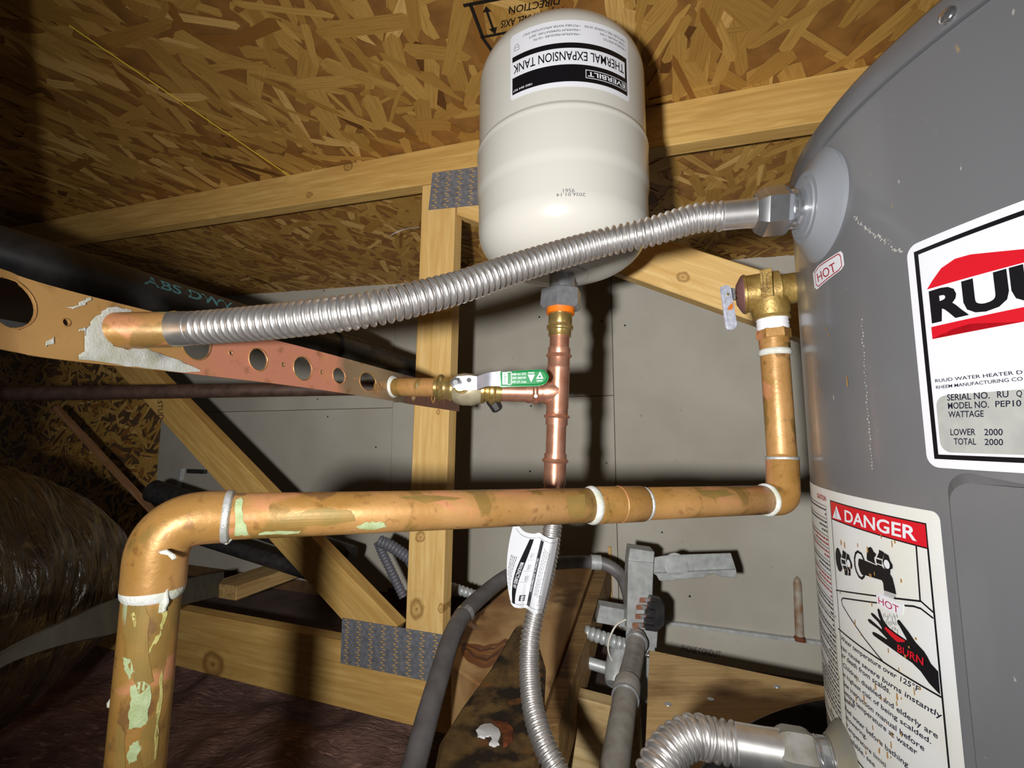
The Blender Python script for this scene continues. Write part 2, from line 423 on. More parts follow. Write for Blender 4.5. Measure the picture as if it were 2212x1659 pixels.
# roof deck: strand board carried by the truss top chord
RA, RB = T(600, 381), T(1420, 226)
R1 = (RB - RA).normalized(); RN = R1.cross(NB).normalized()
if RN.z > 0: RN = -RN                        # faces down into the attic
def strands(name, origin, eu, ev, nrm, rng, count, parent, seed, ang0=0.0, spread=38, size=1.0):
    rnd = random.Random(seed); vs = []; fs = []; cols = []; uvs = []
    for i in range(count):
        u, v = rnd.uniform(rng[0], rng[1]), rnd.uniform(rng[2], rng[3])
        a = radians(ang0 + rnd.gauss(0, spread)); L = rnd.uniform(.07, .19)*size; w = rnd.uniform(.010, .042)*size
        if rnd.random() < .25: L *= .55; w *= .7
        d = V((cos(a), sin(a))); n = V((-d.y, d.x)); c = V((u, v)); h = .0004 + .0011*(i/count) + rnd.uniform(0, .0003)
        pts = [(-L/2 + rnd.uniform(0, .02), -w/2), (-L*.1, -w/2*rnd.uniform(.75, 1.1)), (L/2 - rnd.uniform(0, .025), -w/2*rnd.uniform(.6, 1)),
               (L/2, rnd.uniform(-.2, .3)*w), (L/2 - rnd.uniform(0, .03), w/2*rnd.uniform(.6, 1)), (L*.1, w/2*rnd.uniform(.75, 1.1)), (-L/2 + rnd.uniform(0, .025), w/2), (-L/2, rnd.uniform(-.3, .2)*w)]
        t = rnd.random(); q = rnd.random()
        c1 = V(rgb(160, 120, 56)[:3]).lerp(V(rgb(188, 148, 78)[:3]), t)
        if q < .09: c1 = V(rgb(208, 168, 100)[:3])
        elif q < .19: c1 = V(rgb(138, 94, 42)[:3])
        elif q < .205: c1 = V(rgb(92, 58, 26)[:3])
        b = len(vs); o = rnd.uniform(0, 9); p2 = rnd.uniform(0, 9)
        for x, y in pts:
            p = c + d*x + n*y; vs.append(origin + eu*p.x + ev*p.y + nrm*h)
        fs.append(list(range(b, b+8))); cols.append(c1); uvs.append([(x + o, y + p2) for x, y in pts])
    me = bpy.data.meshes.new(name); me.from_pydata(vs, [], fs); me.update()
    ca = me.color_attributes.new('tone', 'FLOAT_COLOR', 'CORNER'); ul = me.uv_layers.new(name='grain')
    cl = []; uu = []
    for f in range(len(fs)):
        for k in range(8): cl += [*cols[f], 1.0]; uu += list(uvs[f][k])
    ca.data.foreach_set('color', cl); ul.data.foreach_set('uv', uu)
    for p in me.polygons[:1]:
        flip = p.normal.dot(nrm) < 0
    if flip: me.flip_normals()
    o = link(name, me, M_['osb'], parent); o['kind'] = 'stuff'; return o
rc = RA + R1*.1 - NB*.05
roof = box('ceiling', rc - RN*.0065 - R1*.9, R1, NB, RN, (6.6, 3.0, .012), M_['osb_base'], None, 0)
tag(roof, kind='structure')
strands('wood_strands', RA, R1, NB, RN, (-2.3, 1.6, -1.2, 1.35), 6000, roof, 3, 90, 38)
# stamped mark on the deck
rs = PlaneSurf(RA, R1, NB)
d = Decal(rs)
d.text('MAJOR PANEL AXIS', (1217, 12), (1083, 42), (1213, 29), .012)
d.text('DIRECTION', (1211, -10), (1100, 12), (1208, 6), .012)
d.stroke([(1003, 9), (1100, -10)], .006); d.stroke([(1017, 8), (1043, 78)], .006); d.stroke([(1040, 78), (1112, 64)], .005); d.stroke([(1042, 78), (1066, 112)], .006)
d.stroke([(1052, 22), (1066, 62)], .004); d.poly([(1043, 24), (1050, 10), (1062, 22)]); d.poly([(1056, 60), (1074, 55), (1070, 72)])
d.build('stamped_lettering', M_['black_print'], roof, .0024)

# back wall: drywall sheets on a backing, wooden gable further left
def wall_panel(name, pts, mat, parent, back=0.0, th=.012):
    q = [W(px, py, back) if isinstance(px, (int, float)) else px for px, py in pts]
    return prism(name, q, NB*th, mat, parent, flat=True)
zr = RA.z + .12
def ws(px): p = W(px, 945); return (p - W0).dot(TT)
def wpt(s, z, back=0.0): p = W0 + TT*s + NB*back; return V((p.x, p.y, z))
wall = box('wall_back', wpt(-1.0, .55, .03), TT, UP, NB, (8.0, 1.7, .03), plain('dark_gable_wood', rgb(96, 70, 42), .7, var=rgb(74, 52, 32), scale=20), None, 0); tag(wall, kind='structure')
def sheet(s0, s1, z0, z1, dz=0.0):
    g = .0012
    o = prism('drywall_sheet', [wpt(s0+g, z0+g), wpt(s1-g, z0+g), wpt(s1-g, z1-g + dz), wpt(s0+g, z1-g)], NB*.012, M_['drywall'], wall, .001)
    return o
sL, sM, sC, sR = ws(345), ws(846), ws(1328), ws(2050)
zj1 = W(640, 886).z; zj2 = W(1200, 858).z; zb = .06
sheet(sL, sM, zb, zj1); sheet(sL, sM, zj1, zr); sheet(sM, sC, zb+.02, zj2); sheet(sM, sC, zj2, zr); sheet(sC, sR, zb-.02, zr)
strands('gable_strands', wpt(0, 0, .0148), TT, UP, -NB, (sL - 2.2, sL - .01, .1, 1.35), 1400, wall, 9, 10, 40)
for px, py in ((1350, 703), (1300, 694), (1165, 685), (1147, 877), (812, 966), (1310, 1000), (700, 628), (1145, 1018), (1385, 898), (515, 857), (686, 862), (708, 900), (1490, 1288), (1430, 1150)):
    p = W(px, py); revo('screw_head', p - NB*.0004, -NB, [(0, .004), (.0008, .0035)], M_['black_print'], wall, 10)
# corner bead strip beside the joint
box('wood_strip', (W(1317, 1180) + W(1321, 1308))/2 - NB*.006, UP, TT, NB, ((W(1317, 1180) - W(1321, 1308)).length, .011, .012), M_['slot_wood'], wall, .001)
# metal edging and lower ledge below the right-hand sheet
e0, e1 = W(1425, 1335), W(1800, 1400)
zl = (e0.z + e1.z)/2
ex = (e1 - e0).normalized()
ZL = zl
bm = bmesh.new(); ends = []
for q in (e0 - ex*.06, e1 + ex*.06):
    q = V((q.x, q.y, 0)); ends.append([bm.verts.new(p) for p in (q + UP*ZL, q + UP*.001, q - NB*.062 + UP*.001)])
bm.faces.new(ends[0]); bm.faces.new(ends[1][::-1])
for i in range(3): j = (i+1) % 3; bm.faces.new((ends[0][i], ends[1][i], ends[1][j], ends[0][j]))
bmesh.ops.recalc_face_normals(bm, faces=bm.faces)
led = obj('trim_1', bm, M_['drywall'], None, 20); tag(led, kind='structure')
box('metal_edging', V(((e0.x + e1.x)/2, (e0.y + e1.y)/2, ZL + .004)) - NB*.010, TT, UP, NB, ((e1 - e0).length + .1, .010, .020), M_['galv'], led, .001)
slo = (UP*ZL + NB*.062).normalized(); exf = V((ex.x, ex.y, 0)).normalized()
ls = PlaneSurf(V((e0.x, e0.y, ZL)), exf, slo)
Decal(ls).text('PHONE CONDUIT', (1471, 1406), (1556, 1421), (1473, 1393), 0).build('handwriting', M_['black_print'], led, .0008)
# pipe sleeve with rusted foot, let into the right-hand sheet
rp = thing('pipe_stub', 'short upright pipe stub with a rusty foot against the drywall', 'pipe', W(1728, 1380) - NB*.012)
a, b = W(1726, 1380) - NB*.012, W(1720, 1242) - NB*.012
revo('sleeve', a, b - a, [(0, .013), ((b-a).length*.88, .012), ((b-a).length*.95, .009), ((b-a).length, .0)], plain('stained_sleeve', rgb(150, 142, 130), .6, 0, var=rgb(120, 84, 50), scale=30), rp, 16)
revo('rust_ring', a, b - a, [(0, .019), (.004, .018), (.014, .0135)], plain('rust', rgb(104, 52, 24), .8, var=rgb(70, 34, 18), scale=90), rp, 16)

# floor and an unseen panel added on the left to block the flash
fl_ = box('floor', (-1.0, 1.4, -.012), (1, 0, 0), (0, 1, 0), UP, (7.0, 5.4, .024), plain('dusty_floor', rgb(84, 66, 56), .9, var=rgb(60, 46, 40), scale=8), None, 0); tag(fl_, kind='structure')
wl = box('shade_panel_left', (-.55, -.30, .66), (0, 1, 0), UP, (1, 0, 0), (1.46, 1.30, .02), M_['drywall'], None, 0); tag(wl, kind='structure')

# ---------------------------------------------------------------- truss members
def board(name, A, B, w, label, cat='beam', th=.038, mat=None, group=None, cuts=(), back=0.0, parent=None):
    ax = (B - A).normalized(); ay = NB.cross(ax).normalized(); c = (A + B)/2 + NB*(th/2 + back)
    o = box(name, c, ax, ay, NB, ((B - A).length, w, th), mat, parent, .002, cuts)
    if label: tag(o, label, cat, group)
    return o
CHW = .089
perp = NB.cross(R1).normalized()
if perp.z > 0: perp = -perp
ca, cb = RA - R1*2.2 + perp*(CHW/2 + .002), RA + R1*1.45 + perp*CHW/2
board('truss_top_chord', ca, cb, CHW, 'long pine truss chord running under the roof deck behind the white tank', 'beam', mat=pine2('chord_pine', ((.62, -.03, .014), (.5, .03, .01))))
ZB0, ZB1 = CZ - .600, CZ - .460
def tp(s, z): p = T0 + TT*s; return V((p.x, p.y, z))
def tsx(px, py=945): return (T(px, py) - T0).dot(TT)
s0, s1 = -1.35, tsx(988)
bc = board('truss_bottom_chord', tp(s0, (ZB0+ZB1)/2), tp(s1, (ZB0+ZB1)/2), ZB1 - ZB0, 'wide pine truss bottom chord with a large round knot', 'beam',
      mat=pine2('bottom_chord_pine', ((tsx(470, 1340) - (s0+s1)/2, T(470, 1352).z - (ZB0+ZB1)/2, .035),)))
pa, pb = T(947, 408), T(915, 1345)
pb = pa + (pb - pa)*((ZB1 + .001 - pa.z)/(pb.z - pa.z)); pa = pa + (pa - pb).normalized()*.02
ptop_cut = (RA + perp*(CHW + .003), perp*-1)
board('truss_post', pa, pb, .089, 'upright pine truss post between the two nail plates', 'post', cuts=[ptop_cut],
      mat=pine('post_pine', ((.29, .022, .012), (.44, .024, .020), (.43, -.034, .009), (.02, -.012, .006), (-.28, .03, .004))))
paxis = (pb - pa).normalized(); pright = TT
wa, wb = T(60, 553), T(835, 1388)
board('truss_web', wa, wb, .089, 'diagonal pine truss web sloping down left to the lower nail plate', 'beam', mat=pine2('web_pine', ((.5, .01, .012),)),
      cuts=[(tp(0, ZB1 + .001), V((0, 0, -1))), ((pa + pb)/2 - TT*.0455, TT), (RA + perp*(CHW + .003), perp*-1)])
wc, wd = T(985, 418), T(1790, 690)
board('truss_web', wc, wd, .089, 'diagonal pine truss web behind the relief valve with a dark knot', 'beam', mat=pine('web_pine_right', ((.155, .018, .011),)),
      cuts=[(pa + TT*.0475, -TT), (RA + perp*(CHW + .003), perp*-1)])
ts = PlaneSurf(T(340, 880), TT, UP)
stw = Decal(ts).text('STUD', (340, 866), (343, 906), (351, 866), 0)
stw.build('grade_stamp', M_['black_print'], [o for o in COL.objects if o.name == 'truss_web'][0], .0006)

def nail_plate(name, corners, cols, rows, label):
    c = [V(p) for p in corners]               # tl, tr, br, bl on the truss face
    t = thing(name, label, 'metal plate', (c[0] + c[2])/2)
    prism('plate', [p - NB*.0002 for p in c], -NB*.0012, plain('plate_zinc', rgb(132, 134, 142), .45, .3, var=rgb(104, 106, 112), scale=120), t, 0, True)
    bm = bmesh.new(); bt = bmesh.new(); rnd = random.Random(len(label))
    def at(u, v): return (c[0]*(1-u) + c[1]*u)*(1-v) + (c[3]*(1-u) + c[2]*u)*v
    eu = (c[1]-c[0]).normalized(); ev = (c[3]-c[0]).normalized()
    for i in range(cols):
        for j in range(rows):
            for k in (0, 1):
                p = at((i + .38 + .18*k + rnd.uniform(-.03, .03))/cols, (j + .3 + .42*k)/rows) - NB*.0016
                w, h = .0040, .0013
                bm.faces.new([bm.verts.new(p + eu*a*w + ev*b*h) for a, b in ((-1,-1),(-1,1),(1,1),(1,-1))])
                x = p - NB*.0006 + eu*w*(1 if k else -1)
                bt.faces.new([bt.verts.new(x + eu*a*.0008 + ev*b*h) for a, b in ((-1,-1),(-1,1),(1,1),(1,-1))])
    tag(obj('slots', bm, M_['slot_wood'], t, flat=True), kind='stuff')
    tag(obj('teeth', bt, M_['steel'], t, flat=True), kind='stuff')
    return t
nail_plate('nail_plate', [T(935, 374), T(1062, 357), T(1058, 441), T(926, 454)], 5, 7, 'small galvanised nail plate at the top of the truss post')
z0, z1 = T(740, 1334).z, T(738, 1432).z
nail_plate('nail_plate', [tp(tsx(740, 1334), z0), tp(tsx(958, 1375), z0), tp(tsx(958, 1375), z1), tp(tsx(740, 1334), z1)], 8, 9, 'large galvanised nail plate at the foot of the truss post')

# yellow chalk string across the deck
p0, p1 = rs.hit(150, 50), rs.hit(624, 376)
tag(tube('chalk_string', [rs.pos(*p0, .004), rs.pos((p0[0]+p1[0])/2, (p0[1]+p1[1])/2, .004), rs.pos(*p1, .004)], .0011, plain('yellow_string', rgb(226, 200, 60), .6), segs=6), 'thin yellow string stretched across the roof deck', 'string')
tag(tube('cobweb_thread', [T(905, 492) - NB*.002, P(875, 495, 1.0), P(848, 506, 1.02), P(840, 512, 1.05)], .0009, plain('grey_thread', rgb(190, 190, 200), .7), segs=6), 'pale thread hanging beside the truss post under the roof deck', 'thread')

# ---------------------------------------------------------------- insulation on the floor
bm = bmesh.new(); NX, NY = 110, 80
from mathutils import noise as mn
def iz(x, y):
    p = V((x*3.1, y*3.1, 0)); q = V((x*9, y*9, 3)); r = V((x*22, y*22, 5))
    rid = abs(mn.noise(V((x*4.5 + y*2, y*4.5 - x, 1))))
    return .075 + .06*mn.noise(p) + .035*(1 - rid*2)*.8 + .018*mn.noise(q) + .006*mn.noise(r)
g = [[bm.verts.new((-1.6 + 1.66*i/NX, .25 + 1.5*j/NY, max(.004, iz(-1.6 + 1.66*i/NX, .25 + 1.5*j/NY)))) for j in range(NY+1)] for i in range(NX+1)]
for i in range(NX):
    for j in range(NY): bm.faces.new((g[i][j], g[i+1][j], g[i+1][j+1], g[i][j+1]))
tag(obj('insulation_blanket', bm, M_['insul'], None, 180), 'rumpled dark brown insulation blanket below the truss bottom chord', 'insulation', kind='stuff')

# ================================================================== water heater
HS = 1.17                                     # jacket about 54 cm across
HC, HR = V((.4063*HS, .2137*HS, 0)), .229*HS
hs = CylSurf((HC.x, HC.y), HR)
ZP = CZ - .398                                # top of the plywood platform
ZSEAM = CZ + .166*HS
zh0 = ZP + .012
wh = thing('water_heater', 'grey cylindrical electric water heater with printed stickers at the right', 'water heater', (HC.x, HC.y, zh0))
O = V((HC.x, HC.y, 0))
revo('body', O, UP, [(zh0, HR - .006), (zh0 + .006, HR), (ZSEAM, HR)], M_['heater'], wh, 128)
revo('lid', O, UP, [(ZSEAM + .0008, HR - .002), (ZSEAM + .0008, HR + .0022), (ZSEAM + .016, HR + .0018), (ZSEAM + .021, HR - .002), (ZSEAM + .025, HR - .014), (ZSEAM + .027, HR - .05), (ZSEAM + .029, 0)], M_['heater'], wh, 128, ang=50)
hsl = CylSurf((HC.x, HC.y), HR + .002)
u, v = hsl.hit(2048, 35)
revo('screw', hsl.pos(u, v), hsl.nrm(u), [(0, .0042), (.0012, .0040), (.0024, .0028), (.0029, .0)], M_['chrome'], wh, 20)
# raised access cover
cov = [(2043, 1078), (2058, 1174), (2070, 1290), (2085, 1424), (2100, 1559), (2118, 1652)]
cu_ = sum(hs.hit(*p)[0] for p in cov)/len(cov)
ct = hs.hit(2108, 1024)[1]; rr = .010
def cover(inset, off):
    u0, u1, v1, v0 = cu_ + inset, cu_ + .13 - inset, ct - inset, zh0 + .03 + inset; r = rr; out = []
    for cx, cy, a0 in ((u1-r, v0+r, -90), (u1-r, v1-r, 0), (u0+r, v1-r, 90), (u0+r, v0+r, 180)):
        for k in range(7): out.append((cx + r*cos(radians(a0 + k*15)), cy + r*sin(radians(a0 + k*15)), off))
    return out
dc = Decal(hs); dc.uvpoly([(a, b) for a, b, _ in cover(.004, 0)]); dc.build('access_cover', M_['heater'], wh, .0042)
bm = bmesh.new(); ra = [bm.verts.new(hs.pos(a, b, .0002)) for a, b, _ in cover(0, 0)]; rb = [bm.verts.new(hs.pos(a, b, .0042)) for a, b, _ in cover(.004, 0)]
for i in range(len(ra)): j = (i+1) % len(ra); bm.faces.new((ra[i], ra[j], rb[j], rb[i]))
bmesh.ops.recalc_face_normals(bm, faces=bm.faces); obj('cover_rim', bm, M_['heater'], wh, 60)

UN = hs.hit(1838, 447)[0] - .038              # both nozzles sit one above the other on the jacket
def nozzle(py, mat_plate, UN=UN, k=1.0):
    lo, hi = CZ - .6, CZ + .6
    for _ in range(50):
        m = (lo + hi)/2
        if proj(hs.pos(UN, m))[1] > py: lo = m
        else: hi = m
    B = hs.pos(UN, lo); n = hs.nrm(UN)
    revo('outlet_flange', B - n*.008, n, [(0, .0385*k), (.0080, .0380*k), (.011, .0345*k), (.0165, .0245*k), (.0172, .0240*k), (.0175, .0205*k), (.0185, .0200*k), (.0190, .0140)], mat_plate, wh, 56, ang=30)
    revo('nipple', B + n*.006, n, [(0, .0136), (.009, .0136), (.0092, .0130), (.0105, .0138), (.0115, .0130), (.0125, .0138), (.0135, .0126), (.02, .0126)], M_['chrome'], wh, 28)
    return B, n
NB1, nn1 = nozzle(447, M_['rubber'])
NB2, nn2 = nozzle(1650, plain('dirty_grey_plastic', rgb(112, 110, 102), .5, var=rgb(132, 124, 98), scale=60), UN - .022, .66)

# stickers ------------------------------------------------------------------
def q8(cx, cy): return 1740 + cx/2.676, 460 + cy/2.676
uL = sum(hs.hit(*p)[0] for p in ((1957, 553), (1985, 796), (2006, 994)))/3
vT, vB = hs.hit(1968, 531)[1], hs.hit(2010, 1009)[1]
uRU = hs.hit(2194, 657)[0] - hs.hit(2015, 695)[0]
LW = (hs.hit(2015, 695)[0] - uL)*2 + uRU*2.08
d = Decal(hs); d.rect(uL, vB, uL + LW, vT, .006); rat = d.build('rating_sticker', M_['white_print'], wh, .0003, 'white rating sticker with a red and black logo')
mg = .0042; d = Decal(hs); d.frame(uL + mg, vB + mg, uL + LW - mg, vT - mg, .0022); 
ur0, vr0 = hs.hit(2015, 695); vr1 = hs.hit(2008, 634)[1]
d.uvtext('RUUD', ur0, vr0, ur0 + uRU*2.08, vr1, .045); d.build('lettering', M_['black_print'], rat, .0006)
d = Decal(hs)
tl = [hs.hit(*q8(*p)) for p in ((708, 443), (740, 390), (790, 320), (870, 265), (960, 240), (1263, 210))]
bl = [hs.hit(*q8(*p)) for p in ((733, 660), (740, 730), (830, 680), (960, 640), (1263, 630))]
uE = uL + LW - .014; tr, lr = hs.hit(2212, 568), hs.hit(*q8(1263, 545))
d.uvpoly(tl + [(uE, (tl[-1][1] + tr[1])/2), tr]); Decal(hs).uvpoly(bl + [(uE, (bl[-1][1] + lr[1])/2), lr]).build('logo_underline', M_['red_print'], rat, .0006)
d.build('logo', M_['red_print'], rat, .0006)
d = Decal(hs); d.text('RUUD WATER HEATER D', q8(757, 980), q8(1263, 930), q8(754, 962), .01); d.text('RHEEM MANUFACTURING CO', q8(762, 1018), q8(1263, 968), q8(760, 1000), .01)
d.build('small_print', M_['navy_print'], rat, .0006)
d = Decal(hs); a = hs.hit(2021, 856); b = hs.hit(2037, 977); d.rect((a[0]+b[0])/2, b[1], uL + LW - .012, a[1], .005); d.build('data_panel', M_['panel_print'], rat, .0006)
d = Decal(hs)
for t, x0, y0, x1, y1, cx, cy in (('SERIAL NO.', 829, 1085, 1075, 1072, 827, 1050), ('RU', 1117, 1068, 1183, 1065, 1116, 1032), ('Q', 1228, 1062, 1262, 1060, 1227, 1028),
    ('MODEL NO.', 834, 1133, 1070, 1125, 832, 1098), ('PEP10', 1107, 1122, 1257, 1117, 1106, 1088), ('WATTAGE', 836, 1182, 1040, 1178, 835, 1148),
    ('LOWER', 848, 1285, 992, 1284, 847, 1250), ('2000', 1043, 1285, 1150, 1285, 1042, 1249), ('TOTAL', 868, 1338, 997, 1340, 866, 1303), ('2000', 1045, 1341, 1152, 1343, 1044, 1306)):
    d.text(t, q8(x0, y0), q8(x1, y1), q8(cx, cy), .012)
d.build('data_lettering', M_['navy_print'], rat, .0009)
# HOT sticker
oc = [(1757, 591), (1768, 574), (1817, 542), (1822, 548), (1825, 572), (1818, 583), (1766, 625.5), (1760.5, 621)]
d = Decal(hs).poly(oc); hot = d.build('hot_sticker', M_['white_print'], wh, .0003, 'small white HOT sticker with red border')
cxm, cym = sum(p[0] for p in oc)/8, sum(p[1] for p in oc)/8
d = Decal(hs); d.stroke([(cxm + (x-cxm)*.86, cym + (y-cym)*.84) for x, y in oc], .0007, True); d.text('HOT', (1769.5, 609), (1809, 585), (1766, 591.5), .0)
d.build('lettering', M_['darkred_print'], hot, .0006)
# DANGER sticker
def qd(cx, cy): return 1740 + cx/6.379, 1040 + cy/6.379      # zoomed part with the tap
def qh(cx, cy): return 1800 + cx/6.914, 1280 + cy/6.914      # zoomed part with the hand
def qt(cx, cy): return 1740 + cx/6.32, 1440 + cy/6.32        # zoomed part with the text
uT = 144*pi/180*HR
uDR = sum(hs.hit(*p)[0] for p in ((2033, 1128), (2050.5, 1290), (2066, 1444), (2079, 1636)))/4
vDT = hs.hit(1893, 1082)[1]
vDB = hs.hit(1846, 1657)[1]
dlab = Decal(hs).rect(uT - .03, vDB, uDR, vDT, .004)
aged = plain('aged_white_sticker', rgb(234, 237, 240), .42, var=rgb(226, 226, 214), scale=18)
dan = dlab.build('danger_sticker', aged, wh, .0003, 'white DANGER scald warning sticker')
bk = Decal(hs); rd = Decal(hs); dr = Decal(hs); wt = Decal(hs); nv = Decal(hs)
rb4 = [qd(357, 268), qd(1680, 588), qd(1696, 910), qd(378, 516)]
u0 = (hs.hit(*rb4[0])[0] + hs.hit(*rb4[3])[0])/2; u1 = (hs.hit(*rb4[1])[0] + hs.hit(*rb4[2])[0])/2
v1 = (hs.hit(*rb4[0])[1] + hs.hit(*rb4[1])[1])/2; v0 = (hs.hit(*rb4[2])[1] + hs.hit(*rb4[3])[1])/2
rd.rect(u0, v0, u1, v1); bk.frame(u0 - .0005, v0 - .0005, u1 + .0005, v1 + .0005, .0007)
bk.rect(u1 - .0004, vDB + .008, u1 + .0006, v0); bk.rect(u0 - .0004, vDB + .02, u0 + .0003, v0); bk.rect(u0, vDB + .0075, u1, vDB + .0085)
wt.text('DANGER', qd(565, 548), qd(1560, 820), qd(560, 395), .02)
ta, tb, tc_ = [hs.hit(*qd(*p)) for p in ((398, 500), (520, 535), (448, 335))]
Decal(hs).uvpoly([ta, tb, tc_]).build('warning_triangle', M_['white_print'], dan, .0010)
mx = (ta[0] + tb[0])/2; vb_ = (ta[1] + tb[1])/2; hh = tc_[1] - vb_
bk2 = Decal(hs); bk2.rect(mx - .0003, vb_ + hh*.28, mx + .0003, vb_ + hh*.72); bk2.rect(mx - .0003, vb_ + hh*.1, mx + .0003, vb_ + hh*.2)
def D_(dec, q, pts): dec.poly([q(*p) for p in pts])
# tap handles and spout
D_(bk, qd, [(432, 990), (440, 930), (458, 912), (478, 930), (498, 985), (515, 1030), (500, 1060), (503, 1120), (528, 1200), (515, 1235), (495, 1248), (470, 1220), (445, 1140), (434, 1060)])
D_(bk, qd, [(530, 945), (575, 980), (580, 1000), (570, 1075), (515, 1050), (528, 1000)]); D_(bk, qd, [(590, 990), (620, 1015), (630, 1060), (655, 1120), (665, 1170), (655, 1210), (600, 1190), (575, 1090)])
D_(bk, qd, [(512, 1075), (565, 1090), (570, 1150), (520, 1130)]); D_(bk, qd, [(530, 1160), (575, 1165), (600, 1230), (600, 1298), (562, 1290), (555, 1230)]); D_(bk, qd, [(585, 1180), (640, 1215), (640, 1300), (610, 1300), (610, 1230)])
ring = [hs.hit(*qd(*p)) for p in ((740, 965), (790, 1000), (820, 1070), (835, 1160), (840, 1250), (825, 1310), (795, 1340), (755, 1310), (720, 1240), (700, 1160), (695, 1060), (710, 990))]
bk.uvstroke(ring, .0014, True)
D_(bk, qd, [(755, 1062), (800, 1075), (1095, 1195), (1170, 1245), (1220, 1330), (1250, 1450), (1272, 1560), (1100, 1500), (1090, 1400), (1070, 1362), (850, 1295), (800, 1290), (770, 1240), (745, 1150), (748, 1090)])
D_(bk, qd, [(862, 1060), (865, 960), (885, 915), (910, 900), (935, 920), (960, 970), (995, 1000), (985, 1030), (968, 1050), (970, 1090), (985, 1140), (870, 1085)])
D_(bk, qd, [(1032, 940), (1100, 975), (1105, 1000), (1080, 1075), (1000, 1045), (1030, 985)]); D_(bk, qd, [(1110, 985), (1165, 1020), (1185, 1090), (1220, 1150), (1222, 1200), (1190, 1215), (1190, 1270), (1110, 1200), (1080, 1100)])
D_(bk, qd, [(990, 1065), (1070, 1090), (1075, 1150), (1000, 1125)]); D_(bk, qd, [(1000, 1140), (1070, 1165), (1092, 1195), (1010, 1160)])
for c, r in (((1148, 1142), 22), ((620, 1132), 20)):
    a = hs.hit(*qd(*c)); Decal(hs).disc(a[0], a[1], .0022, 12, .0024).build('tap_highlight', M_['white_print'], dan, .0011)
# room lines behind the tap, sink, water streaks
for pts in ([(1545, 880), (1600, 1640)],): bk.stroke([qd(*p) for p in pts], .0009)
bk.stroke([qd(440, 1500), qd(1000, 1580)], .0008); bk.stroke([qh(930, 85), qh(1330, 130), qh(1510, 290)], .0009)
bk.stroke([qh(1090, 195), qh(1220, 205), qh(1330, 240), qh(1510, 380)], .0009)
bk.stroke([qh(670, 155), qh(200, 90), qh(160, 85), qh(140, 120), qh(160, 195), qh(240, 330), qh(480, 680), qh(770, 1040)], .0008)
bk.stroke([qh(95, 540), qh(770, 1040), qh(1630, 1560)], .0009)
rnd = random.Random(4)
for k in range(26):
    x = 770 + k%9*24 + rnd.uniform(-6, 6); y = 330 + (k//9)*95 + rnd.uniform(-20, 30); x += (k//9)*18
    nv.stroke([qh(x, y), qh(x + 8, y + rnd.uniform(40, 75))], .00028)
for k in range(8): nv.stroke([qd(1105 + k*21, 1505 + k*9), qd(1112 + k*21, 1570 + k*8)], .0003)
D_(bk, qh, [(600, 600), (625, 588), (690, 620), (820, 700), (825, 690), (760, 620), (690, 545), (560, 450), (535, 410), (550, 393), (580, 405), (700, 510), (745, 550), (745, 525), (690, 440), (600, 350), (580, 315), (598, 302), (640, 330), (720, 415), (730, 420), (700, 350), (680, 260), (690, 238), (715, 255), (740, 330), (770, 410), (800, 460), (860, 530), (950, 600), (1120, 715), (1115, 690), (1020, 520), (975, 440), (980, 410), (1010, 410), (1080, 500), (1150, 590), (1250, 740), (1380, 880), (1430, 960), (1480, 1060), (1590, 1180), (1620, 1530), (1450, 1350), (1330, 1180), (1200, 1050), (980, 900), (830, 790), (620, 640)])
rd2 = Decal(hs); rd2.text('BURN', qh(990, 880), qh(1375, 1090), qh(992, 775), .015); 
rd3 = Decal(hs); D_(rd3, qh, [(795, 540), (812, 512), (860, 548), (1000, 657), (1108, 722), (1090, 742), (985, 738), (880, 640)])
wt2 = Decal(hs); D_(wt2, qh, [(668, 45), (730, 10), (1070, 180), (1050, 330), (1000, 330), (690, 200)]); 
dr.text('HOT', qh(712, 165), qh(1020, 320), qh(705, 62), .0)
for t, a, b, c in (('Water temperature over 125\u00b0F', (130, 700), (1300, 1490), (132, 640)), ('can cause severe burns instantly', (135, 835), (1640, 1890), (137, 775)), ('or death from scalds.', (145, 955), (870, 1520), (147, 890))):
    nv.text(t, qh(*a), qh(*b), qh(*c), .012)
for t, a, b, c in (('Children, disabled and elderly are', (530, 0), (1825, 990), (528, -58)), ('at highest risk of being scalded.', (525, 115), (1735, 1060), (524, 62)), ('See instruction manual before', (533, 245), (1640, 1160), (531, 185)),
    ('setting temperature at water', (540, 360), (1545, 1215), (538, 300)), ('heater.', (548, 465), (705, 595), (546, 402)), ('Feel water before bathing', (557, 590), (1420, 1385), (555, 530)), ('showering.', (565, 705), (850, 1000), (563, 650)),
    ('Temperature limiti', (570, 830), (1115, 1384), (568, 775)), ('available, see', (580, 965), (965, 1384), (578, 905))):
    nv.text(t, qt(*a), qt(*b), qt(*c), .012)
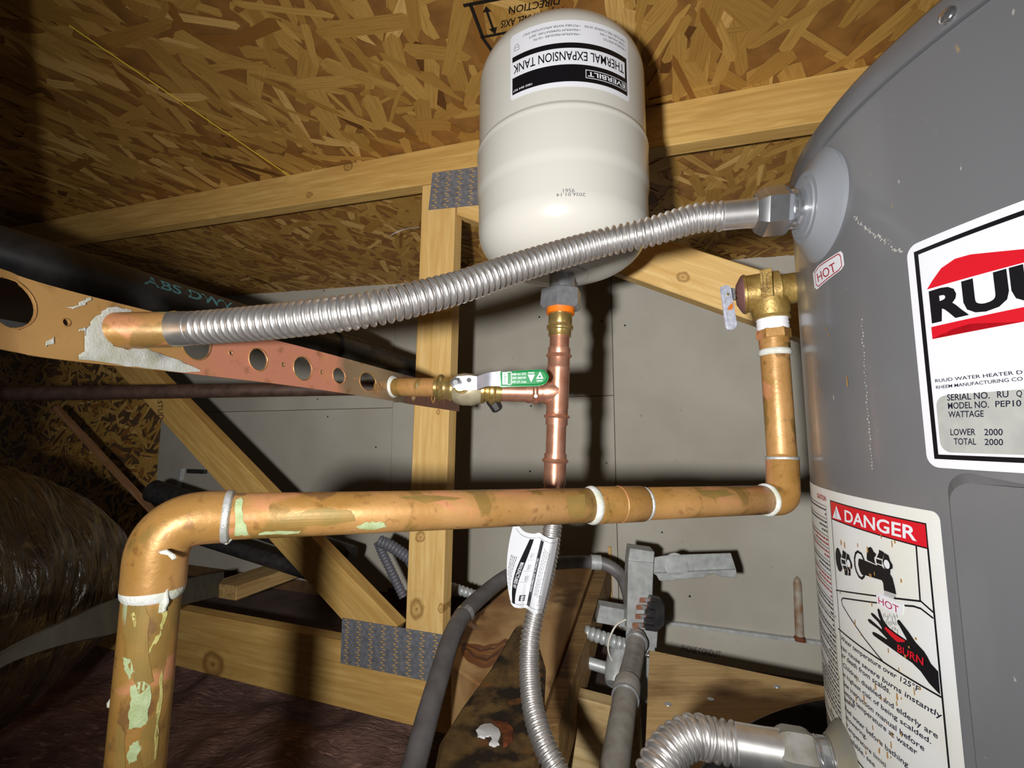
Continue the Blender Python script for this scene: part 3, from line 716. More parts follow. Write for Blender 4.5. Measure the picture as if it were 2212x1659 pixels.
# left column: caution strip with ruled lines of fine print
uc1 = hs.hit(*qd(315, 600))[0]; uc0 = uT - .02
vc = [hs.hit(*qd(*p))[1] for p in ((305, 350), (318, 525), (330, 765), (340, 935), (350, 1115), (360, 1300), (370, 1475), (385, 1650))]
vc += [vc[-1] - .0105*k for k in range(1, 9)]
nv.rect(uc1 - .0002, vc[-1] - .004, uc1 + .0002, vc[0])
red_rows = (3, 4, 6, 7); rr_ = Decal(hs); rnd = random.Random(11)
for i, vv in enumerate(vc):
    nv.rect(uc0, vv - .00018, uc1, vv + .00018)
    hgt = (vc[i] - vc[i+1]) if i+1 < len(vc) else .01
    for k in range(max(1, int(hgt/.0032))):
        dec = rr_ if i+1 in red_rows else nv; y = vv - .0026 - k*.0031
        x = uc1 - .001
        while x > uc0 + .004:
            w = rnd.uniform(.0018, .006); dec.rect(x - w, y - .0005, x, y + .0006); x -= w + .0011
            if k and rnd.random() < .12: break
cc = hs.hit(*qd(140, 245)); ce = hs.hit(*qd(300, 300)); cau = Decal(hs); cau.uvtext('CAUTION', ce[0] - .022, ce[1] + .0012, ce[0], ce[1] + .0045, .02); cau.build('caution_lettering', M_['darkred_print'], dan, .0007)
rd.build('red_band', M_['red_print'], dan, .0006); bk.build('pictogram', M_['black_print'], dan, .0008); wt.build('white_lettering', M_['white_print'], dan, .0010)
bk2.build('exclamation_mark', M_['black_print'], dan, .0013); wt2.build('white_patch', M_['white_print'], dan, .0010); rd3.build('burn_patch', M_['red_print'], dan, .0011); rd2.build('red_lettering', M_['red_print'], dan, .0011)
dr.build('hot_lettering', plain('magenta_red_print', rgb(176, 24, 74), .45), dan, .0013); nv.build('body_text', M_['navy_print'], dan, .0007); rr_.build('red_fine_print', M_['darkred_print'], dan, .0007)

rnd = random.Random(21); sk = Decal(hs); sf = Decal(hs)
def drip(dec, px, py, l, w):
    a = hs.hit(px, py); dec.uvpoly([(a[0] - w*.3, a[1]), (a[0] + w*.3, a[1]), (a[0] + w*.5, a[1] - l*.75), (a[0], a[1] - l), (a[0] - w*.5, a[1] - l*.7)])
for px, py, l, w in ((1835, 812, .0075, .0012), (1778, 836, .006, .001), (1790, 706, .003, .001), (1795, 721, .002, .0016), (1772, 780, .003, .001), (1757, 850, .005, .0008), (1756, 930, .006, .001), (1752, 1010, .006, .001)): drip(sk, px, py, l, w)
for k in range(60): drip(sk, rnd.uniform(1790, 1960)*(1 if k % 3 else 1.0) + (rnd.random() < .2)*60, rnd.uniform(1150, 1640), rnd.uniform(.001, .0042), rnd.uniform(.0006, .0014))
tag(sk.build('drip_specks', plain('orange_drips', rgb(190, 140, 72), .5), wh, .0016), kind='stuff')
for k in range(46): t = k/46; a = hs.hit(1862 + 22*t + rnd.uniform(-2, 2), 690 + 330*t); sf.disc(a[0], a[1], rnd.uniform(.0003, .0008), 6)
for k in range(40): t = k/40; a = hs.hit(1848 + 104*t**1.3 + rnd.uniform(-3, 3), 470 + 80*t**1.1 + rnd.uniform(-5, 5)); sf.disc(a[0], a[1], rnd.uniform(.0003, .0010), 6)  # pale specks painted as the highlight along the dent beside the nozzle
tag(sf.build('scuff_and_glint_marks', plain('pale_scuff_glint', rgb(178, 178, 172), .6), wh, .00025), kind='stuff')

# drain pan, plywood platform
pan = thing('drain_pan', 'round black plastic drain pan under the water heater', 'pan', (HC.x, HC.y, ZP))
revo('pan_body', O, UP, [(ZP + .0005, .345), (ZP + .063, .374), (ZP + .067, .383), (ZP + .069, .380), (ZP + .063, .367), (ZP + .008, .336), (ZP + .008, 0)], M_['black_plastic'], pan, 96)
pl = [on_z(1403, 1404, ZP), on_z(1790, 1484, ZP)]
ex_ = (pl[1] - pl[0]); lf = on_z(1392, 1659, ZP) - pl[0]; lf = lf.normalized()
edge = [pl[0] + lf*.60, pl[0], pl[1] + ex_*1.3, pl[1] + ex_*1.3 + lf*.95]
plat = thing('heater_platform', 'plywood platform under the drain pan with a few screws', 'platform', (HC.x, HC.y, 0))
ply = wood('plywood', rgb(214, 184, 132), rgb(188, 154, 102), ((.05, .1, .006),), gs=1.4, dirt=rgb(110, 78, 42))
prism('plywood_top', [p - UP*.018 for p in edge], UP*.018, ply, plat, .001)
inn = [p - UP*.019 + (sum(edge, V())/4 - p)*.03 for p in edge]
prism('frame', [V((p.x, p.y, .001)) for p in inn], UP*(ZP - .021), M_['drywall'], plat, .001)
for px, py in ((1678, 1483), (1535, 1511), (1443, 1521)):
    p = on_z(px, py, ZP); revo('screw', p - UP*.001, UP, [(0, .006), (.0016, .0052), (.002, 0)], M_['zinc'], plat, 12)

# ================================================================== expansion tank
EC, ER = V((.0605, .534, 0)), .1005
es = CylSurf((EC.x, EC.y), ER)
zE = CZ + .180
et = thing('expansion_tank', 'white upside-down thermal expansion tank with a black and white sticker', 'tank', (EC.x, EC.y, zE))
prof = [(CZ + .189, .0), (CZ + .189, .030)] + [(CZ + .240 - .050*cos(radians(t)), .03 + (.1005 - .03)*sin(radians(t))) for t in range(0, 91, 9)]
prof += [(CZ + .241, .1005), (CZ + .272, .1005), (CZ + .277, .1009), (CZ + .2815, .1020), (CZ + .286, .1023), (CZ + .289, .1023), (CZ + .3255, .1023), (CZ + .3275, .1023), (CZ + .330, .1026), (CZ + .332, .1031), (CZ + .3345, .1026), (CZ + .3365, .1006), (CZ + .3385, .1005), (CZ + .421, .1005)]
prof += [(CZ + .424 + .058*sin(radians(t)), .1005*cos(radians(t))**.9) for t in range(0, 86, 7)] + [(CZ + .4822, 0)]
revo('shell', V((EC.x, EC.y, 0)), UP, prof, M_['tank'], et, 96, ang=60)
def qe(cx, cy): return 1060 + cx/6.506, 20 + cy/6.506
su0, su1 = es.hit(1107, 150)[0] - .0022, es.hit(1356, 150)[0] + .001
vt_, vb_ = es.hit(1228, 43.5)[1], es.hit(1236, 187)[1]
d = Decal(es).rect(su0, vb_, su1, vt_, .004); est = d.build('tank_sticker', M_['white_print'], et, .0004, 'white sticker printed upside down')
V1 = lambda cy: es.hit(1244, 20 + cy/6.506)[1]
bu0, bu1 = su0 + .0026, su1 - .0040
d = Decal(es); d.rect(bu0, V1(550), bu1, V1(475)); d.rect(bu0, V1(1020), bu1, V1(780)); d.rect(bu1 - .0030, V1(780), bu1, V1(550)); d.build('black_bands', M_['black_print'], est, .0007)
d = Decal(es); us_, ue_ = bu1 - .0048, bu0 + .0012
d.uvtext('THERMAL EXPANSION TANK', us_, V1(598), ue_, V1(722), .008)
sm = Decal(es)
xr = es.hit(*qe(1885, 500))[0]; xl = es.hit(*qe(1258, 300))[0]
for t, x0, cy0, cy1, ex in (('\u2022 FACTORY PRE-CHARGE: 50 PSI', xr, 222, 253, es.hit(*qe(1320, 240))[0]), ('\u2022 TANK VOLUME: 2 GAL', xr, 283, 313, es.hit(*qe(1525, 330))[0]), ('\u2022 MODEL# HDET2G', xr, 342, 373, es.hit(*qe(1580, 420))[0]),
    ('\u2022 POTABLE WATER APPLICATIONS ONLY', xl, 222, 253, es.hit(*qe(455, 400))[0]), ('\u2022 MAXIMUM TEMPERATURE: 200\u00b0F', xl, 283, 313, es.hit(*qe(540, 435))[0]), ('\u2022 MAXIMUM PRESSURE: 150 PSI', xl, 342, 373, es.hit(*qe(605, 460))[0])):
    sm.uvtext(t, x0, V1(cy0), ex, V1(cy1), .0)
ub = es.hit(*qe(370, 500))[0]
sm.uvstroke([(ub - .0035, V1(395)), (ub + .0035, V1(395))], .0004); sm.uvstroke([(ub - .003, V1(385)), (ub - .002, V1(325)), (ub, V1(310)), (ub + .002, V1(325)), (ub + .003, V1(385))], .0004); sm.uvstroke([(ub - .002, V1(355)), (ub + .002, V1(355))], .0004)
sm.build('small_print', M_['navy_print'], est, .0007); d.build('lettering', M_['black_print'], est, .0007)
d = Decal(es); fu1, fu0 = bu1 - .0018, es.hit(*qe(1330, 900))[0]; fv0, fv1 = es.hit(*qe(1330, 975))[1], es.hit(*qe(1330, 857))[1]
Decal(es).frame(fu0, fv0, fu1, fv1, .0007).build('brand_frame', M_['white_print'], est, .0010); d.uvtext('EVERBILT', fu1 - .0022, fv1 - .0022, fu0 + .0022, fv0 + .0022, .02); d.build('brand_lettering', M_['white_print'], est, .0010); d = Decal(es)
d.uvtext('1003 064 927', es.hit(*qe(585, 1090))[0], V1(960), bu0 + .0012, V1(990), .01); d.build('item_number', M_['white_print'], est, .0010)
d = Decal(es); d.uvtext('2026.01.14', es.hit(1264, 421)[0], es.hit(1232, 417)[1], es.hit(1202, 421)[0], es.hit(1232, 424)[1], 0); d.uvtext('9561', es.hit(1241, 412)[0], es.hit(1232, 408)[1], es.hit(1216, 412)[0], es.hit(1232, 416)[1], 0)
d.build('date_code', M_['grey_print'], et, .0006)

# ---------------------------------------------------------------- riser under the tank
rt = V((EC.x - .001, EC.y, CZ + .190)); rb_ = P(1197, 1062, .481); 
ax = (rb_ - rt).normalized()
def along(py):                                # height on the riser axis seen at a photo row
    lo, hi = 0.0, (rb_ - rt).length*1.3
    for _ in range(40):
        m = (lo + hi)/2
        if proj(rt + ax*m)[1] < py: lo = m
        else: hi = m
    return lo
def seg(y0, y1, r0, r1=None): return [(along(y0), r0), (along(y1), r1 if r1 else r0)]
rs_ = thing('riser_fitting', 'copper tee riser with press fittings hanging below the expansion tank', 'pipe fitting', rb_)
revo('tank_nipple', rt, ax, [(0, .0125)] + seg(594, 595, .0125) + seg(596, 624, .0150), M_['zinc'], rs_, 40)
nu = along(626); nd = along(668)
revo('union_nut', rt, ax, [(nu, .020), (nu + .002, .0245), (nd - .003, .0255), (nd, .022)], M_['zinc'], rs_, 6, ref=V((1, -.15, 0)), ang=15, rot=radians(30+8))
revo('orange_ring', rt, ax, seg(666, 679, .0165), M_['orange'], rs_, 32)
revo('press_adapter', rt, ax, seg(679, 700, .0140) + [(along(701), .0138), (along(704), .0152), (along(708), .0157), (along(712), .0152), (along(714), .0136)] + seg(715, 727, .0134), M_['brass'], rs_, 32)
PR = .0114
revo('pipe', rt, ax, seg(722, 1062, PR), M_['copper'], rs_, 28)
def bead(y, r=PR, h=4): return [(along(y - h), r + .0014), (along(y - h*.6), r + .0030), (along(y), r + .0038), (along(y + h*.6), r + .0030), (along(y + h), r + .0014)]
tb_ = bmesh.new()
rev(tb_, rt, ax, seg(752, 764, PR + .0016) + bead(769) + seg(775, 792, PR + .0014) + [(along(797), PR + .0024)] + seg(800, 880, PR + .0016) + seg(882, 894, PR + .0012) + bead(900) + seg(906, 918, PR + .0014), 32)
tee_c = rt + ax*along(846)
br_end = P(1136, 847, .481); bx = (br_end - tee_c).normalized(); bl_ = (br_end - tee_c).length
rev(tb_, tee_c, bx, [(0, PR + .002), (.014, PR + .0035), (.018, PR + .0018), (bl_*.62, PR + .0012), (bl_*.66, PR + .0030), (bl_*.71, PR + .0038), (bl_*.76, PR + .0030), (bl_*.80, PR + .0012), (bl_, PR + .0012)], 28)
obj('press_tee', tb_, M_['copper'], rs_, 50)
tq = tee_c + bx*(bl_*.71) + V((0, -1, 0))*.0152 - UP*.006
revo('press_mark', tq, V((0, -1, -.2)), [(0, .0022), (.0008, .002)], M_['white_print'], rs_, 12)
revo('press_coupling', rt, ax, seg(980, 989, PR + .0014) + bead(995, h=5) + seg(1002, 1046, PR + .0012) + seg(1046, 1064, PR), M_['copper'], rs_, 32)

# ---------------------------------------------------------------- ball valve between the tee and the copper bracket
bv = thing('ball_valve', 'brass ball valve with a green lever grip beside the copper tee', 'valve', P(1020, 848, .481))
stub_a = P(847, 836, .474); va = P(960, 838, .478); vb2 = P(1090, 847, .481)
vx = (vb2 - va).normalized(); L = (vb2 - va).length
def vs_(px): 
    lo, hi = -.12, .2
    for _ in range(40):
        m = (lo + hi)/2
        if proj(va + vx*m)[0] < px: lo = m
        else: hi = m
    return lo
revo('press_end', va, vx, [(vs_(938), .0122), (vs_(944), .0124), (vs_(947), .0146), (vs_(951), .0155), (vs_(956), .0146), (vs_(959), .0126), (vs_(968), .0126), (vs_(972), .0142), (vs_(978), .0142), (vs_(984), .0130), (vs_(996), .0130)], M_['brass'], bv, 28)
revo('valve_body', va, vx, [(vs_(975), .0120), (vs_(984), .0165), (vs_(1000), .0188), (vs_(1022), .0185), (vs_(1034), .0165), (vs_(1040), .0155)], M_['nickel'], bv, 32)
revo('press_end', va, vx, [(vs_(1034), .0152), (vs_(1046), .0150), (vs_(1050), .0128), (vs_(1056), .0126), (vs_(1059), .0150), (vs_(1064), .0156), (vs_(1069), .0150), (vs_(1072), .0126), (vs_(1084), .0124)], M_['brass'], bv, 28)
revo('outlet_pipe', vb2 - vx*.01, br_end - vb2 + vx*.01, [(0, PR), ((br_end - vb2).length + .02, PR)], M_['copper'], bv, 24)
revo('stem', P(999, 836, .468), V((0, -1, 0)), [(0, .0085), (.012, .0085), (.0125, .007), (.024, .007)], M_['brass'], bv, 20)
revo('black_stub', P(1062, 862, .485), V((.6, .2, -1)), [(0, .008), (.014, .007), (.016, .004)], M_['black_plastic'], bv, 8)  # small tapered black piece below the right press end
# lever: flat plate, offset bend, sleeve
yl = V((0, -1, 0))
DL = .444
def lev(px, py, d): return P(px, py, d)
lo_ = [(978, 826, 815+12), (1000, 0, 0)]
top = [(979, 822, DL), (988, 813, DL), (1014, 811, DL), (1030, 813, DL), (1050, 806, DL-.006), (1060, 804, DL-.008), (1082, 802, DL-.008)]
bot = [(980, 832, DL), (987, 842, DL), (1014, 843, DL), (1030, 842, DL), (1050, 835, DL-.006), (1060, 834, DL-.008), (1082, 834, DL-.008)]
bm = bmesh.new(); fr = []
for (a, b) in zip(top, bot):
    pA, pB = P(*a), P(*b); fr.append([bm.verts.new(pA), bm.verts.new(pB), bm.verts.new(pB + V((0, .0026, 0))), bm.verts.new(pA + V((0, .0026, 0)))])
for A, B in zip(fr, fr[1:]):
    for i in range(4): j = (i+1) % 4; bm.faces.new((A[i], A[j], B[j], B[i]))
bm.faces.new(fr[0]); bm.faces.new(fr[-1][::-1]); bmesh.ops.recalc_face_normals(bm, faces=bm.faces)
lever = obj('lever', bm, plain('zinc_lever', (.62, .64, .72, 1), .32, .6, var=(.5, .52, .6, 1), scale=60), bv, 25)
revo('lever_nut', P(986, 828, DL - .001), yl, [(0, .0066), (.005, .0062), (.0055, .003), (.009, .003)], M_['chrome'], lever, 6, ang=15)
revo('lever_hole', P(1013, 821, DL - .0002), yl, [(0, .0026), (.0006, .0024)], M_['black_print'], lever, 14)
DG = DL - .010
gout = [(1080, 803), (1120, 800), (1160, 797.5), (1170, 797.5), (1178, 801), (1184, 808), (1186, 815), (1183, 823), (1176, 830), (1164, 833.5), (1130, 834.5), (1080, 836)]
gp = [P(x, y, DG) for x, y in gout]
bm = bmesh.new(); a = [bm.verts.new(p) for p in gp]; b = [bm.verts.new(p + V((0, .009, 0))) for p in gp]
bm.faces.new(a); bm.faces.new(b[::-1])
for i in range(len(a)): j = (i+1) % len(a); bm.faces.new((a[i], b[i], b[j], a[j]))
bmesh.ops.recalc_face_normals(bm, faces=bm.faces)
bmesh.ops.bevel(bm, geom=[e for e in bm.edges if abs(e.verts[0].co.y - e.verts[1].co.y) < 1e-4], offset=.0022, segments=3, affect='EDGES')
grip = obj('grip', bm, M_['green'], bv, 50); grip['label'] = 'green plastic sleeve with white lettering'
gs_ = PlaneSurf(P(1120, 818, DG), (1, 0, 0), UP)
def qg(cx, cy): return 960 + cx/7.9, 780 + cy/7.9
d = Decal(gs_)
for t, a, b, c in (('NSF-61-372', (1155, 245), (1395, 238), (1153, 208)), ('250F 250CWP', (1155, 308), (1395, 303), (1153, 272)), ('NSF U.P. Code', (1155, 372), (1395, 370), (1153, 338)), ('open', (1570, 350), (1675, 345), (1569, 318)), ('close', (1535, 188), (1430, 190), (1535, 222))):
    d.text(t, qg(*a), qg(*b), qg(*c), .015)
D_(d, qg, [(988, 192), (1080, 190), (1080, 402), (988, 402)]); d.stroke([qg(*p) for p in ((1080, 190), (1142, 188), (1142, 400), (1080, 402))], .0007)
D_(d, qg, [(1420, 232), (1545, 230), (1480, 362)]); D_(d, qg, [(1562, 305), (1690, 302), (1632, 178)]); d.build('white_lettering', M_['white_print'], grip, .0004)
d = Decal(gs_); d.text('viega', qg(1045, 385), qg(1045, 210), qg(1010, 385), .01); a = gs_.hit(*qg(1625, 265)); Decal(gs_).disc(a[0], a[1], .0012).build('open_dot', M_['green'], grip, .0007); d.build('green_lettering', M_['green'], grip, .0007)

# ================================================================== hot water hose
HOSE_R = .0115
hw = thing('hot_water_hose', 'corrugated stainless hose sweeping from the heater across the expansion tank', 'hose', P(420, 708, .265))
revo('swivel_nut', NB1, nn1, [(.0185, .0150), (.020, .0164), (.0225, .0172), (.0345, .0172), (.038, .0155), (.041, .0130)], M_['chrome'], hw, 6, ang=15, rot=radians(12))
revo('smooth_end', NB1, nn1, [(.037, .0108), (.046, .0102), (.062, .0102)], M_['steel'], hw, 28)
he = NB1 + nn1*.061; hd = he.y/K
hp = [he, he + nn1*.02, P(1400, 502, hd + .008), P(1300, 525, .305), P(1200, 553, .298), P(1100, 584, .286), P(1000, 618, .269), P(900, 645, .254), P(800, 668, .245), P(700, 682, .245), P(600, 694, .250), P(500, 703, .258), P(420, 709, .264)]
corr('corrugated_hose', hp, HOSE_R - .0004, .0051, .0036, M_['steel'], hw, 28, 7)
ce = P(420, 709, .264); ce2 = P(372, 711, .266)
revo('smooth_end', ce2, ce - ce2, [(0, .0113), ((ce - ce2).length*.6, .0112), ((ce - ce2).length + .004, .0105)], M_['steel'], hw, 28)
# copper bracket (perforated strap) that carries the stub-outs
ST = [(-420, 432, 660, .132), (-130, 533, 720, .165), (0, 582, 755, .198), (150, 628, 779, .228), (400, 690, 806, .300), (620, 741, 832, .385), (760, 778, 852, .455), (850, 803, 866, .505), (905, 817, 876, .60), (992, 836, 889, .84)]
def strap_at(i, t): 
    a = ST[i]; return P(a[0], a[1], a[3]), P(a[0], a[2], a[3])
tops = spline([P(a[0], a[1], a[3]) for a in ST], 12); bots = spline([P(a[0], a[2], a[3]) for a in ST], 12)
mid = [(a + b)/2 for a, b in zip(tops, bots)]
cum = [0]
for a, b in zip(mid, mid[1:]): cum.append(cum[-1] + (b - a).length)
SL = cum[-1]
SW = sum((a - b).length for a, b in zip(tops, bots))/len(tops)
def strap_pos(s, t, off=0.0):                 # s along, t in 0..1 from the bottom edge
    s = min(max(s, 0), SL); j = 0
    while j < len(cum)-2 and cum[j+1] < s: j += 1
    k = (s - cum[j])/(cum[j+1] - cum[j]); b = bots[j].lerp(bots[j+1], k); tp_ = tops[j].lerp(tops[j+1], k)
    n = (mid[j+1] - mid[j]).cross(tp_ - b).normalized()
    if n.y > 0: n = -n
    return b.lerp(tp_, t) + n*off
def strap_uv(px, py):
    best = None
    for j in range(241):
        s = SL*j/240
        a = proj(strap_pos(s, 0)); b = proj(strap_pos(s, 1)); 
        x = a[0] + (b[0]-a[0])*.5
        if best is None or abs(x - px) < best[0]: best = (abs(x - px), s, (py - a[1])/(b[1] - a[1]))
    return best[1], best[2]
holes = [(20, 655, .0125), (140, 697, .0021), (427, 742, .0125), (497, 763, .0019), (556, 777, .0098), (609, 788, .0019), (654, 796, .0115), (696, 804, .0019), (731, 812, .0088), (767, 818, .0017), (796, 825, .0112), (822, 831, .0017), (893, 852, .0095), (936, 860, .0085)]
cu = bpy.data.curves.new('s', 'CURVE'); cu.dimensions = '2D'; cu.fill_mode = 'BOTH'
def poly2(pts):
    sp = cu.splines.new('POLY'); sp.points.add(len(pts)-1); sp.use_cyclic_u = True
    for p, q in zip(sp.points, pts): p.co = (q[0], q[1], 0, 1)
NS = 60
poly2([(SL*i/NS, 0) for i in range(NS+1)] + [(SL*i/NS, SW) for i in range(NS, -1, -1)])
hole_uv = []
for px, py, r in holes:
    s, t = strap_uv(px, py); t = min(max(t, .3), .7); hole_uv.append((s, t*SW, r)); poly2([(s + r*cos(2*pi*i/28), t*SW + r*sin(2*pi*i/28)) for i in range(28)])
to = bpy.data.objects.new('s', cu); COL.objects.link(to)
me = bpy.data.meshes.new_from_object(to.evaluated_get(bpy.context.evaluated_depsgraph_get())); bpy.data.objects.remove(to)
bm = bmesh.new(); bm.from_mesh(me); bpy.data.meshes.remove(me)
for k in range(1, 90): bmesh.ops.bisect_plane(bm, geom=bm.verts[:] + bm.edges[:] + bm.faces[:], plane_co=(SL*k/90, 0, 0), plane_no=(1, 0, 0))
ext = bmesh.ops.extrude_face_region(bm, geom=bm.faces[:])
back = set(v for v in ext['geom'] if isinstance(v, bmesh.types.BMVert))
for v in bm.verts: v.co = strap_pos(v.co.x, v.co.y/SW, -.0011 if v in back else 0)
bmesh.ops.recalc_face_normals(bm, faces=bm.faces)
br = thing('copper_bracket', 'long perforated copper strap bracket running from the left to the post', 'bracket', P(620, 832, .385))
def strapm():
    m = Mat('tarnished_copper_sheet', .45, .2).base(rgb(200, 134, 108))
    sep = m.n('ShaderNodeSeparateXYZ'); m.l(m.co, sep.inputs[0])
    nz = m.noise(14, det=4); k = m.math('ADD', sep.outputs[1], m.math('MULTIPLY', nz, .10))
    m.mix(m.ramp(k, -.135, -.175), rgb(188, 146, 88))          # tarnished brown near the stub
    m.mix(m.ramp(k, -.005, .015), rgb(134, 114, 88))           # dull far end
    m.mix(m.ramp(k, .10, .12), rgb(150, 98, 78))
    m.mix(m.math('MULTIPLY', m.ramp(m.noise(60, det=5, loc=(2, 1, 3)), .58, .7), .6), rgb(120, 84, 48))
    m.mix(m.math('MULTIPLY', m.ramp(m.noise(35, det=5, loc=(6, 1, 3)), .6, .7), .5), rgb(206, 150, 90))
    return m.done()
strap = obj('strap', bm, strapm(), br, 30)
rim = bmesh.new()
for (s, t, r) in hole_uv:                      # rolled edges round the punched holes
    ring = [strap_pos(s + r*cos(2*pi*i/24), (t + r*sin(2*pi*i/24))/SW, .0004) for i in range(25)]
    sweep(rim, ring, .00035 if r < .003 else .00055, 6, False)
tag(obj('hole_rims', rim, copper_old('rim_copper', 0), br, 60), kind='stuff')
# stub-out soldered to the bracket, feeding the hose
hs0 = P(250, 714, .2545); hs1 = P(376, 711, .2665)
st1 = thing('copper_stub', 'thick tarnished copper stub soldered into the bracket ahead of the hose', 'pipe', hs0)
dirn = (hs1 - hs0).normalized()
revo('pipe', hs0 - dirn*.018, dirn, [(0, .0113), ((hs1 - hs0).length + .018, .0113)], copper_old('stub_copper', .15), st1, 32)
revo('solder_joint', hs1, dirn, [(-.001, .0116), (.0015, .0120), (.0035, .0114)], plain('brass_solder', rgb(212, 196, 110), .35, .4), st1, 32)
# flux puddle on the bracket, an irregular raised skin
def skin(name, pts, th, mat, parent, posf, seed=1, rough=.12, n=3):
    rnd = random.Random(seed); out = []
    for a, b in zip(pts, pts[1:] + pts[:1]):
        for k in range(n):
            t = k/n; out.append((a[0] + (b[0]-a[0])*t, a[1] + (b[1]-a[1])*t))
    out = [(x + rnd.uniform(-rough, rough), y + rnd.uniform(-rough, rough)) for x, y in out]
    bm = bmesh.new(); lo = [bm.verts.new(posf(x, y, 0)) for x, y in out]
    cx = sum(x for x, y in out)/len(out); cy = sum(y for x, y in out)/len(out)
    hi = [bm.verts.new(posf(cx + (x-cx)*.9, cy + (y-cy)*.9, th)) for x, y in out]
    f = bm.faces.new(hi); m_ = len(lo)
    for i in range(m_): j = (i+1) % m_; bm.faces.new((lo[i], lo[j], hi[j], hi[i]))
    bmesh.ops.triangulate(bm, faces=[f]); bmesh.ops.recalc_face_normals(bm, faces=bm.faces)
    return obj(name, bm, mat, parent, 60)
def sp_px(px, py, off):
    s, t = strap_uv(px, py); return strap_pos(s, min(max(t, .004), .996), off + .0004)
skin('flux_skin', [(238, 662), (276, 668), (280, 674), (240, 682), (222, 700), (222, 724), (236, 748), (270, 757), (320, 755), (360, 770), (425, 795), (430, 804), (380, 804), (320, 797), (250, 788), (165, 775), (175, 765), (186, 745), (188, 715), (205, 685), (222, 672)], .0009, M_['flux'], br, sp_px, 2, 2.2)
for i, pts in enumerate(([(146, 664), (170, 660), (180, 647), (196, 642), (192, 648), (178, 660), (158, 669)], [(98, 745), (106, 732), (112, 728), (106, 744), (100, 750)], [(166, 718), (182, 708), (186, 716), (180, 726), (176, 714)])):
    skin('flux_drip', pts, .0007, M_['flux'], br, sp_px, 5 + i, .8, 2)
# second stub with the ball valve
s2a = P(848, 836, .505); s2b = va + vx*vs_(946)
revo('stub_pipe', s2a, s2b - s2a, [(-.02, .0111), ((s2b - s2a).length, .0111)], copper_old('valve_stub_copper', .35, (4, 2, 2)), bv, 26)
revo('solder_joint', s2a, s2b - s2a, [(-.004, .0150), (.001, .0138), (.006, .0114)], M_['flux'], bv, 26)

# ================================================================== discharge pipe and relief valve
R3 = .0116
dp = thing('discharge_pipe', 'tarnished copper discharge pipe running down from the relief valve and across to the left', 'pipe', P(291, 1659, .207))
cop = copper_old('discharge_copper', .28, (1, 7, 0)); cop_l = copper_old('green_stained_copper', .45, (3, 0, 1), (176, 136, 72)); cop_e = copper_old('elbow_copper', .12, (9, 0, 1))
vt0 = P(1672, 745, .364); vt1 = P(1690, 1000, .362); hc = P(1692, 1079, .352)
hL = P(345, 1122, .205); vd0 = P(332, 1250, .205); vd1 = P(332, 1250, .205) + (P(287, 1720, .207) - P(332, 1250, .205))*3.2
hR = P(1645, 1080, .348); hLe = P(480, 1116, .2175)
hdir = (hLe - hR).normalized(); HLn = (hLe - hR).length
def hpx(px):
    lo, hi = -.1, HLn + .1
    for _ in range(40):
        m = (lo + hi)/2
        if proj(hR + hdir*m)[0] > px: lo = m
        else: hi = m
    return lo
def sect(name, x0, x1, r, mat): return revo(name, hR, hdir, [(hpx(x0), r - .0004), (hpx(x0) + .0006, r), (hpx(x1) - .0006, r), (hpx(x1), r - .0004)], mat, dp, 32)
sect('pipe', 1650, 1388, R3, cop); sect('coupling', 1386, 1284, R3 + .0010, cop_e); sect('pipe', 1286, 478, R3, cop)
def ring(name, O, ax, r, w, mat, e=.0012): return revo(name, O, ax, [(-w/2, r), (-w*.3, r + e*.8), (0, r + e), (w*.3, r + e*.7), (w/2, r)], mat, dp, 32)
ring('solder_ring', hR + hdir*hpx(1278), hdir, R3, .006, M_['flux'], .0016); ring('coupling_seam', hR + hdir*hpx(1336), hdir, R3 + .0008, .0012, cop, .0006); ring('solder_ring', hR + hdir*hpx(1391), hdir, R3 - .0002, .0022, M_['solder'], .0008)
ring('solder_ring', hR + hdir*hpx(1655), hdir, R3 + .0002, .0040, M_['flux'], .0016); ring('solder_ring', hR + hdir*hpx(493), hdir, R3 + .0002, .0048, M_['solder'], .0016)
skin('solder_drip', [(478, 1160), (500, 1152), (505, 1164), (490, 1176), (470, 1170)], .001, M_['flux'], dp, lambda x, y, o: P(x, y, .2165) + V((0, -o, 0)), 3, 1)
def bend(name, a, c, b, r, mat, k=.9, socket=.0):   # elbow from a to b round corner c
    pts = []; da = (a - c).normalized(); db = (b - c).normalized(); R = min((a - c).length, (b - c).length)*k
    p0, p2 = c + da*R, c + db*R; pts.append(a)
    for i in range(17):
        t = i/16; pts.append(p0*(1-t)**2 + c*2*t*(1-t) + p2*t*t)
    pts.append(b); return obj(name, sweep(bmesh.new(), pts, r, 30), mat, dp, 50)
bend('elbow', hR + hdir*hpx(1662), hc, P(1690, 992, .362), R3 + .0011, cop_e, .62)
bend('elbow', hR + hdir*hpx(484), hL, P(332, 1268, .205), R3 + .0013, cop_e, .75)
revo('pipe', vt0, vt1 - vt0, [(0, R3), ((vt1 - vt0).length, R3)], copper_old('brown_copper', .05, (2, 2, 2)), dp, 32)
ring('solder_ring', P(1689, 990, .362), vt1 - vt0, R3 + .0004, .004, M_['solder'], .0014); ring('solder_ring', P(1674, 762, .364), vt1 - vt0, R3 + .0006, .0055, M_['flux'], .0012)
revo('pipe', vd0, vd1 - vd0, [(0, R3), ((vd1 - vd0).length, R3)], cop_l, dp, 32)
ring('solder_ring', P(331, 1272, .205), vd1 - vd0, R3, .007, M_['flux'], .0012)
skin('flux_skin', [(372, 1265), (384, 1262), (385, 1290), (378, 1310), (360, 1316), (366, 1295)], .0008, M_['flux'], dp, lambda x, y, o: P(x, y, .2048) + V((.0, -.006 - o, 0)), 6, 1.2)
